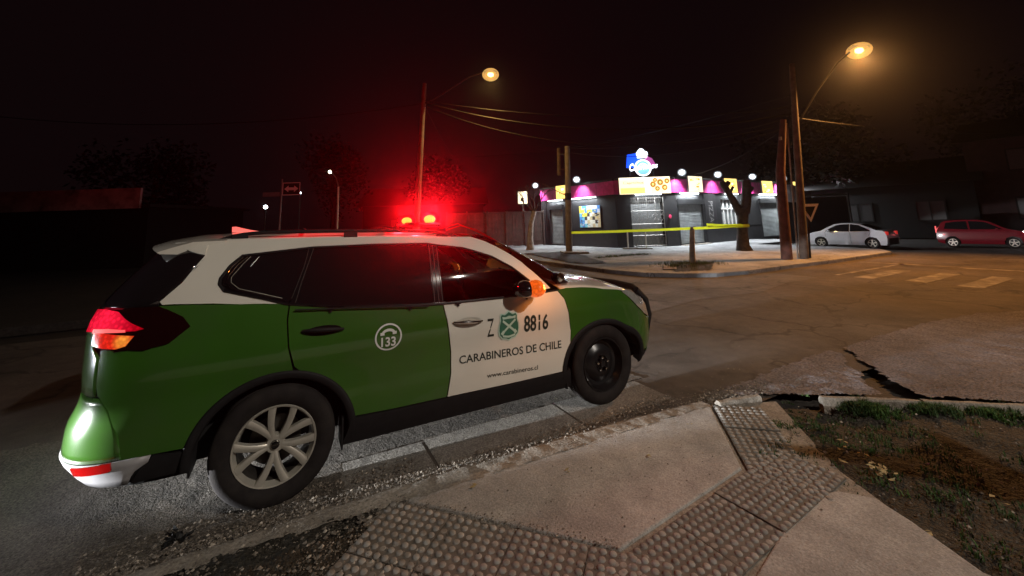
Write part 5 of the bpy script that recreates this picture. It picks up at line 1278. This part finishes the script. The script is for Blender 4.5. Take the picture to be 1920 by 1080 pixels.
b = MB(); b.revolve([(.30, -.07), (.33, 0), (.30, .07)], 18, (17.95, 7.46, 1.22), 'Z'); tag(b.build('caution_tape', M['tape'], None, True), 'loop of yellow tape wound round the pruned tree trunk', 'tape')
# thin stake in the tree pit
b = MB(); b.tube([(11.76, 5.30, .12), (11.80, 5.27, .75), (11.84, 5.24, 1.30)], [.10, .085, .07], 8); b.tube([(11.84, 5.24, 1.28), (11.83, 5.25, 1.36)], [.05, .04], 6)
tag(b.build('tree_stake', M['barkpale'], None, True), 'short pale stump stake standing in the grassy pit before the shop', 'stump')

# ------------------------------------------------------------------ overhead cables
def cable(p, q, s, label, r_=.018, n=26):
    b = MB(); b.tube(sag(p, q, s, n), r_, 4, cap=False); o = b.build('overhead_cable', M['cablem'], None, True); tag(o, label, 'cable', 'overhead cables'); return o
PA = (16.3, 3.8); PB = (5.1, 13.8); PC = (12.3, 12.75)
cl = [((5.08, 13.8, 7.35), (16.15, 3.95, 5.35), .9, 'thick low bundle of cable sagging from the slim lamp pole to the right pole', .035),
      ((5.08, 13.8, 7.45), (16.2, 3.9, 5.6), .55, 'upper cable between the slim lamp pole and the right pole', .018),
      ((5.08, 13.8, 7.2), (16.1, 3.95, 5.0), 1.3, 'lowest sagging cable between the slim lamp pole and the right pole', .018),
      ((12.3, 12.75, 5.4), (16.2, 3.9, 5.2), .35, 'cable from the concrete pole to the right pole', .016),
      ((12.3, 12.75, 5.2), (16.2, 3.9, 4.9), .6, 'lower cable from the concrete pole to the right pole', .016),
      ((10.0, 24.0, 6.6), (16.25, 3.85, 5.7), .5, 'cable running from the right pole far back to the left', .016),
      ((18.0, 26.0, 8.2), (16.3, 3.8, 6.1), .6, 'faint high cable running back over the shop roof', .016),
      ((16.3, 3.8, 5.2), (40., -2., 6.2), .8, 'single cable leaving the right pole towards the right edge', .016),
      ((5.08, 13.8, 7.3), (-14., 24., 7.6), .8, 'dark cable leaving the slim lamp pole to the left', .018),
      ((20.5, 11.9, 4.1), (16.2, 3.9, 5.0), .3, 'service cable dropping from the right pole to the shop fascia', .014),
      ((14.5, 30.0, 5.6), (5.08, 13.8, 7.3), .7, 'cable going from the slim lamp pole over the fence', .014)]
for a, c, s_, l_, r_ in cl: cable(a, c, s_, l_, r_)

# ------------------------------------------------------------------ trees
t = empty('pruned_tree', (17.95, 7.5, .12), 0, 'bare pruned street tree with a forked trunk before the right wing of the shop', 'tree')
b = MB()
b.tube([(17.98, 7.48, .08), (17.93, 7.48, .35), (17.95, 7.46, .9), (18.0, 7.40, 1.5), (18.05, 7.36, 2.0)], [.36, .27, .22, .22, .25], 12)
adopt(b.build('trunk', M['bark'], None, True), t)
b = MB(); b.tube([(17.98, 7.44, 1.75), (17.75, 7.55, 2.3), (17.55, 7.66, 2.8), (17.42, 7.74, 3.1), (17.36, 7.78, 3.26)], [.20, .16, .13, .15, .10], 10); b.tube([(17.46, 7.7, 3.0), (17.62, 7.6, 3.22)], [.12, .10], 8); b.tube([(17.62, 7.62, 2.7), (17.75, 7.5, 3.0)], [.07, .06], 6)
adopt(b.build('branch', M['bark'], None, True), t)
b = MB(); b.tube([(18.08, 7.34, 1.8), (18.22, 7.25, 2.4), (18.28, 7.20, 3.0), (18.30, 7.20, 3.25)], [.23, .21, .19, .18], 10); b.tube([(18.25, 7.22, 2.6), (18.5, 7.1, 2.95)], [.13, .11], 8)
adopt(b.build('branch', M['bark'], None, True), t)
# street tree just outside the right edge, whose trunk shades the earth
t = empty('street_tree', (4.42, -4.75, 0), 0, 'bare street tree standing on the earth strip outside the right edge', 'tree')
b = MB(); b.tube([(4.42, -4.75, -.05), (4.40, -4.72, .6), (4.47, -4.78, 1.5), (4.42, -4.74, 2.1)], [.30, .22, .19, .17], 12); adopt(b.build('trunk', M['bark'], None, True), t)
b = MB(); b.tube([(4.40, -4.72, 1.9), (4.15, -4.62, 2.2), (4.0, -4.6, 2.4)], [.11, .08, .04], 8); b.tube([(4.42, -4.76, 1.9), (4.65, -4.85, 2.2), (4.8, -5.0, 2.5)], [.10, .07, .04], 8); b.tube([(4.42, -4.75, 1.5), (4.15, -4.6, 2.0), (3.95, -4.65, 2.6)], [.07, .05, .02], 6); adopt(b.build('branch', M['bark'], None, True), t)
t = empty('young_tree', (12.2, 16.4, .12), 0, 'thin pale bare tree with fine twigs left of the shop', 'tree')
b = MB(); b.tube([(12.08, 16.46, .08), (12.10, 16.44, .8), (12.18, 16.4, 1.6), (12.36, 16.3, 2.3)], [.24, .17, .14, .13], 10); adopt(b.build('trunk', M['barkpale'], None, True), t)
rnd = random.Random(9)
def twig(b, p, d, l, r_, k):
    q = Vector(p)+d*l*.5+Vector((rnd.gauss(0, .05), rnd.gauss(0, .05), rnd.gauss(0, .04)))*l; e = Vector(p)+d*l
    b.tube([p, q, e], [r_, r_*.8, r_*.5], 5)
    if k > 0:
        for _ in range(3):
            dd = (d+Vector((rnd.gauss(0, .5), rnd.gauss(0, .5), rnd.gauss(.05, .35)))).normalized(); twig(b, e, dd, l*rnd.uniform(.55, .8), r_*.5, k-1)
b = MB()
for dx, dy in ((-.9, .5), (-.3, .1), (.5, -.3), (.2, .3)): twig(b, (12.34, 16.31, 2.25), Vector((dx, dy, .9)).normalized(), .75, .055, 3)
adopt(b.build('branches', M['bark'], None, True), t)
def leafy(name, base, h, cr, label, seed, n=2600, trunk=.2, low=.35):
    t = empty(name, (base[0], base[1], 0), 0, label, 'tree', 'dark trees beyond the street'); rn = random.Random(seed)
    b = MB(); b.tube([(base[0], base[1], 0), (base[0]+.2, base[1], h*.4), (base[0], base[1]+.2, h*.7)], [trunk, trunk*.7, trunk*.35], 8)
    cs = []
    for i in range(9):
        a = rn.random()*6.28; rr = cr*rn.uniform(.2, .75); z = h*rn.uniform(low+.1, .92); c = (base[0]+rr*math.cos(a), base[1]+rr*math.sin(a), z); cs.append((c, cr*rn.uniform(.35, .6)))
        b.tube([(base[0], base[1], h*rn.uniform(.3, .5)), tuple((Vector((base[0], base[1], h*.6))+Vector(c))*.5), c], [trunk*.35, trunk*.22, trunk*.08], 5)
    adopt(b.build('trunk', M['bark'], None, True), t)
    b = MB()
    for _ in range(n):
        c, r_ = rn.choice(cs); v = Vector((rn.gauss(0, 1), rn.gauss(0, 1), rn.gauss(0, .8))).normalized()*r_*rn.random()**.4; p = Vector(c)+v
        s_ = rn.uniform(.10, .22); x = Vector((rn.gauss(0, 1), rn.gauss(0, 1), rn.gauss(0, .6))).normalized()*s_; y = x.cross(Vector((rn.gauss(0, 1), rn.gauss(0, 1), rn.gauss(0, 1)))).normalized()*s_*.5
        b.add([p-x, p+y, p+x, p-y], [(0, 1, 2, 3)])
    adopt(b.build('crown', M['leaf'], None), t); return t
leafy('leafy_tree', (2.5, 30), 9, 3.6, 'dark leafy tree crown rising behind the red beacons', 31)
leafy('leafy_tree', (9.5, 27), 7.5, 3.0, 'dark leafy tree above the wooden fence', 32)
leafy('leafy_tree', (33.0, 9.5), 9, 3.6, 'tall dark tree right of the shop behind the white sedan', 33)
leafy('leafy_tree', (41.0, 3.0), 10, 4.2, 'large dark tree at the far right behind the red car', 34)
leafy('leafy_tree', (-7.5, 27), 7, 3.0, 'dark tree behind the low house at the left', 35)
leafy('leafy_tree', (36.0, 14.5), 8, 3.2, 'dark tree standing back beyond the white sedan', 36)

# ------------------------------------------------------------------ fence and background houses
f0, f1 = Vector((8.6, 20.9, .12)), Vector((14.9, 19.4, .12)); fd_ = (f1-f0); fl = fd_.length; fd_.normalize(); fa = math.atan2(fd_.y, fd_.x)
fe = empty('wooden_fence', f0, fa, 'brown board fence with posts left of the shop behind the thin tree', 'fence')
nb = 30
for i in range(nb):
    b = MB(); b.box((fl*(i+.5)/nb, 0, 1.12+random.uniform(-.02, .02)), (fl/nb-.012, .03, 2.12)); b.build('board', M['fencew'], fe)
for i in range(6):
    b = MB(); b.box((fl*i/5, -.06, 1.18), (.10, .10, 2.36)); b.build('post', M['fencew'], fe)
b = MB(); b.box((fl/2, -.04, 2.22), (fl, .06, .10)); b.box((fl/2, -.04, .35), (fl, .05, .09)); b.build('rail', M['fencew'], fe)
def house(name, loc, rz, w_, d_, h, rh, wall, label, wins=(), flat=False):
    t = empty(name, (*loc, 0), rz, label, 'house')
    b = MB(); b.box((w_/2, d_/2, h/2), (w_, d_, h)); wl = b.build('wall', wall, t)
    b = MB()
    if flat: b.box((w_/2, d_/2, h+.08), (w_+.5, d_+.5, .16))
    else:
        vs = [(-.4, -.4, h), (w_+.4, -.4, h), (w_+.4, d_+.4, h), (-.4, d_+.4, h), (-.4, d_/2, h+rh), (w_+.4, d_/2, h+rh)]; b.add(vs, [(0, 1, 5, 4), (2, 3, 4, 5), (0, 4, 3), (1, 2, 5), (0, 3, 2, 1)])
    b.build('roof', M['rooft'], t)
    for (x, z, ww, hh) in wins:
        b = MB()
        for (a, c, e, g) in ((x, z, ww, .07), (x, z+hh-.07, ww, .07), (x, z+.07, .07, hh-.14), (x+ww-.07, z+.07, .07, hh-.14), (x+ww/2-.03, z+.07, .06, hh-.14)): b.box((a+e/2, -.03, c+g/2), (e, .06, g))
        f = b.build('window', M['housew'], t); b = MB(); b.box((x+ww/2, -.006, z+hh/2), (ww-.1, .01, hh-.1)); b.build('pane', M['pane'], f)
    return t
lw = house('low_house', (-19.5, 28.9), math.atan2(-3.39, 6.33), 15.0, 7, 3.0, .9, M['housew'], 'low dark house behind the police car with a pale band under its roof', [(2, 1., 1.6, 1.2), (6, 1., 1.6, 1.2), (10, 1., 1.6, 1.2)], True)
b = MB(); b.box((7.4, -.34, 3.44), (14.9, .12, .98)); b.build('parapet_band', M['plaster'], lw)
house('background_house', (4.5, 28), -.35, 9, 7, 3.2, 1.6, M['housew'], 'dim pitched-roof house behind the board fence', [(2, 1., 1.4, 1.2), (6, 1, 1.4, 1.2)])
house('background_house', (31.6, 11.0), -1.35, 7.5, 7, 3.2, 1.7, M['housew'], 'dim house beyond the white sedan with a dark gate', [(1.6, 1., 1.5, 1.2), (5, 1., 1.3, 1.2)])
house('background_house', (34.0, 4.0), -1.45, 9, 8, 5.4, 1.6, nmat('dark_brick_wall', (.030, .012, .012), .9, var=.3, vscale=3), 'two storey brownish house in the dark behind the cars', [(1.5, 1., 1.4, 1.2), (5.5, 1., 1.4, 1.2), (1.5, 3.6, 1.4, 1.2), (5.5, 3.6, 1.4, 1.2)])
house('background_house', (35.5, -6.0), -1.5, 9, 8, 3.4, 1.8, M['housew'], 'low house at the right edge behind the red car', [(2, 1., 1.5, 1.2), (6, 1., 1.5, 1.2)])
# grey car port / gate right of the shop with a pale sheet on top
t = empty('metal_gate', (22.6, 9.9, .12), 0, 'grey metal gate and canopy right of the shop behind the give way sign', 'gate')
g0, g1 = Vector((24.2, 9.2, 0)), Vector((27.4, 7.2, 0)); gd = (g1-g0).normalized(); gl_ = (g1-g0).length; ga = math.atan2(gd.y, gd.x)
for i in range(14):
    b = MB(); c = g0+gd*(gl_*(i+.5)/14); b.box((c.x, c.y, 1.35), (gl_/14-.004, .03, 2.4), rz=ga); adopt(b.build('bar_panel', M['pillar'], None), t)
b = MB(); b.box(((g0+g1)/2).to_tuple()[:2]+(2.66,), (gl_+.2, .10, .09), rz=ga); b.box((g0.x, g0.y, 1.4), (.12, .12, 2.7)); b.box((g1.x, g1.y, 1.4), (.12, .12, 2.7)); adopt(b.build('gate_frame', M['dmetal'], None), t)
b = MB(); b.ball((25.2, 9.0, 2.75), .75, 16, 0, (1, .7, .8)); o = adopt(b.build('satellite_canopy', M['shutter'], None, True), t)

# ------------------------------------------------------------------ parked and passing cars
def side_car(name, loc, rz, prof, glassr, wheelx, L_, hw, paint, label, wins, wr=.31, belt=.92, hatch=False):
    """saloon built from a side outline: rings across the width with tumblehome, arches cut in"""
    t = empty(name, (*loc, 0), rz, label, 'car')
    def wy(x, z):
        e = 1-.16*max(0, abs(x/(L_/2))-.72)**1.5*6*.35; tz = 1-.30*max(0, z-belt)/.55*.62-(.06*max(0, .40-z)/.2); return hw*e*tz
    n = len(prof); b = MB(); K = 6; vs = []
    for (x, z) in prof:
        for k in range(K+1):
            v = -1+2*k/K; y = wy(x, z)*v; vs.append((x, y, z+(.03*(1-v*v) if z > .7 else 0)))
    fs = []; fm = []
    for i in range(n):
        j = (i+1) % n
        for k in range(K):
            fs.append((i*(K+1)+k, i*(K+1)+k+1, j*(K+1)+k+1, j*(K+1)+k)); fm.append(1 if i in glassr and 0 < k < K-1 or (i in glassr) else 0)
    # sides: fill outline with wheel arches removed
    bm = bmesh.new()
    pl = []
    for (x, z) in prof: pl.append((x, z))
    f = bm.faces.new([bm.verts.new((x, z, 0)) for x, z in pl])
    for ax, lo, hi, st in ((0, -L_/2, L_/2, .09), (1, .15, 1.6, .08)):
        q = lo+st
        while q < hi:
            bmesh.ops.bisect_plane(bm, geom=bm.verts[:]+bm.edges[:]+bm.faces[:], plane_co=(q, 0, 0) if ax == 0 else (0, q, 0), plane_no=(1, 0, 0) if ax == 0 else (0, 1, 0), dist=1e-6); q += st
    bm.verts.index_update(); base = len(vs)
    def snap(x, z):
        for wx in wheelx:
            d = math.hypot(x-wx, z-wr)
            if d < wr+.07 and d > wr-.05: return wx+(x-wx)/d*(wr+.05), wr+(z-wr)/d*(wr+.05)
        return x, z
    sv = [snap(v.co.x, v.co.y) for v in bm.verts]
    for sg in (-1, 1):
        o_ = len(vs)
        for (x, z) in sv:
            vs.append((x, sg*(wy(x, z)+.018*math.sin(max(0, min(1, (z-.25)/.7))*math.pi)), z))
        for f in bm.faces:
            cx = sum(v.co.x for v in f.verts)/len(f.verts); cz = sum(v.co.y for v in f.verts)/len(f.verts)
            if any(math.hypot(cx-wx, cz-wr) < wr+.03 for wx in wheelx): continue
            ii = [o_+v.index for v in f.verts]; fs.append(tuple(ii if sg < 0 else ii[::-1])); fm.append(0)
    bm.free()
    mesh_obj('body', vs, fs, [paint, M['carglass']], t, True, fm=fm, angle=32)
    for sg in (-1, 1):
        for w_ in wins:
            b = MB(); o_ = .02
            pts = [(x, sg*(wy(x, z)+.024), z) for x, z in w_]; b.add(pts, [tuple(range(len(pts)))]); b.build('side_window', M['carglass'], t)
    b = MB(); b.box((0, 0, .42), (L_*.9, hw*1.5, .36)); b.build('underbody', M['liner'], t)
    for wx in wheelx:
        for sg in (-1, 1):
            we = empty('wheel', (wx, sg*(hw-.10), wr), 0 if sg < 0 else R(180)); we.parent = t
            b = MB(); b.revolve([(wr*.66, -.08), (wr*.9, -.10), (wr, -.07), (wr, .07), (wr*.9, .1), (wr*.66, .08)], 28); b.build('tyre', M['rubber'], we, True)
            b = MB(); b.revolve([(wr*.66, -.085), (wr*.62, -.06), (wr*.5, -.02), (.0, -.02)], 24, m=0); b.build('rim', M['steel'], we, True)
            b = MB()
            for q in range(5):
                a = R(72*q+18); b.box((wr*.34*math.cos(a), -.075, wr*.34*math.sin(a)), (wr*.60, .02, wr*.17), ry=-a)
            b.revolve([(wr*.68, -.088), (wr*.62, -.088)], 24); b.build('spokes', M['alloy'], we)
    return t, wy
# white sedan: nose towards +local x
sp = [(-1.96, .30), (-2.0, .55), (-1.98, .78), (-1.92, .95), (-1.82, 1.03), (-1.55, 1.06), (-1.25, 1.20), (-.80, 1.40), (-.35, 1.475), (.15, 1.48), (.55, 1.42), (.95, 1.22), (1.28, 1.02), (1.70, .93), (2.02, .82), (2.20, .66), (2.24, .45), (2.18, .26), (1.9, .20), (-1.9, .22)]
sw1 = [[(-1.28, 1.02), (-1.02, 1.20), (-.72, 1.36), (-.36, 1.42), (-.30, 1.42), (-.28, 1.00)], [(-.22, 1.0), (-.24, 1.42), (.12, 1.42), (.42, 1.36), (.74, 1.20), (1.02, 1.02), (1.0, .99)]]
SD_A = R(92)
sed, wy_ = side_car('white_sedan', SEDAN, SD_A, sp, (5, 6, 10, 11), (-1.28, 1.32), 4.48, .86, M['carwhite'], 'white four-door sedan parked facing left on the corner right of the poles', sw1, .315)
b = MB(); b.box((-1.90, .66, .88), (.16, .30, .20)); b.box((-1.90, -.66, .88), (.16, .30, .20)); b.build('tail_lamp', emis('sedan_tail_faint', (1., .05, .04), .35), sed)
b = MB(); b.box((2.06, .62, .70), (.22, .34, .14), ry=.2); b.box((2.06, -.62, .70), (.22, .34, .14), ry=.2); b.build('headlamp', M['clearlens'], sed)
for sg in (-1, 1):
    b = MB(); b.ball((.82, sg*.93, 1.02), .09, 10, 0, (1, 1, .7)); b.build('door_mirror', M['carwhite'], sed, True)
    b = MB(); b.box((-.95, sg*.885, .88), (.16, .03, .03)); b.box((.05, sg*.885, .86), (.16, .03, .03)); b.build('door_handle', M['carwhite'], sed)
    b = MB(); b.tube([(-.27, sg*.868, .30), (-.26, sg*.888, .96)], .006, 4); b.tube([(1.0, sg*.86, .32), (1.04, sg*.882, .96)], .006, 4); b.tube([(-1.12, sg*.87, .66), (-1.28, sg*.873, .98)], .006, 4); b.build('door_seam', M['liner'], sed)
sed.scale = (.77, .78, .78)
# red hatchback, nose to the right of the picture
rp = [(-1.85, .30), (-1.88, .60), (-1.84, .92), (-1.74, 1.12), (-1.58, 1.38), (-1.40, 1.47), (-.7, 1.52), (-.05, 1.50), (.35, 1.42), (.80, 1.14), (1.06, 1.0), (1.48, .90), (1.72, .78), (1.84, .60), (1.86, .42), (1.80, .26), (1.5, .20), (-1.6, .22)]
rw1 = [[(-1.50, 1.04), (-1.40, 1.36), (-1.0, 1.43), (-.52, 1.44), (-.50, 1.0)], [(-.42, 1.0), (-.44, 1.44), (-.05, 1.43), (.25, 1.37), (.62, 1.14), (.82, 1.0)]]
redc, wy2 = side_car('red_hatchback', REDC, REDA, rp, (8, 9, 3), (-1.22, 1.18), 3.75, .80, M['carred'], 'small dark red hatchback driving right with its headlamps on', rw1, .29)
redc.scale = (.71, .80, .78)
for sg in (-1, 1):
    b = MB(); b.ball((1.76, sg*.70, .72), .14, 14, 0, (.9, 1.1, .8)); b.build('headlamp', emis('headlamp_lit', (.95, .97, 1.), 30), redc, True)
    b = MB(); b.box((-1.86, sg*.64, .98), (.06, .14, .34)); b.build('tail_lamp', emis('red_car_tail', (1., .12, .12), .9), redc)
    b = MB(); b.ball((.62, sg*.88, 1.02), .08, 10, 0, (1, 1, .7)); b.build('door_mirror', M['carred'], redc, True)
    ld = bpy.data.lights.new('headlamp_light', 'SPOT'); ld.energy = 350; ld.color = (.95, .96, 1.); ld.spot_size = R(70); ld.spot_blend = .6; ld.shadow_soft_size = .06
    lo = bpy.data.objects.new('headlamp_light', ld); COL.objects.link(lo); lo.location = (1.95, sg*.56, .72); lo.rotation_euler = (0, R(-84), 0); lo.parent = redc
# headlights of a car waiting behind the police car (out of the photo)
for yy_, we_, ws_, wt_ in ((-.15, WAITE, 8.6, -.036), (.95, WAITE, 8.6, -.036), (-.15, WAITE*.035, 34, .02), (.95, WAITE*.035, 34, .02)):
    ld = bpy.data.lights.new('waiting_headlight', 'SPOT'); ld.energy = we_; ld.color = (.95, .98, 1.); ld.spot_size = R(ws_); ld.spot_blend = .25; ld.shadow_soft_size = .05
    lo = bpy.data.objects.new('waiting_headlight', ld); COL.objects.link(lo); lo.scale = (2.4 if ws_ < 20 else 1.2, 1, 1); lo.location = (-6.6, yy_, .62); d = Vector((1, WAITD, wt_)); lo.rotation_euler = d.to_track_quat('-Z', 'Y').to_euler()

# ------------------------------------------------------------------ haze added to stand in for lens glow around lamps
if HAZE:
    b = MB(); b.box((0, 0, 9.5), (1020, 1020, 21.2)); hz = b.build('haze', None, None, False, 'stuff')
    m = bpy.data.materials.new('lamp_glow_haze'); m.use_nodes = True; nt = m.node_tree; nt.nodes.remove(nt.nodes['Principled BSDF'])
    v = nt.nodes.new('ShaderNodeVolumePrincipled'); v.inputs['Color'].default_value = (.95, .95, .95, 1); v.inputs['Density'].default_value = HD; v.inputs['Anisotropy'].default_value = HG
    nt.links.new(v.outputs[0], nt.nodes['Material Output'].inputs['Volume']); hz.data.materials.append(m)
    tag(hz, 'thin haze added to imitate lens glow around the lamps', 'haze')
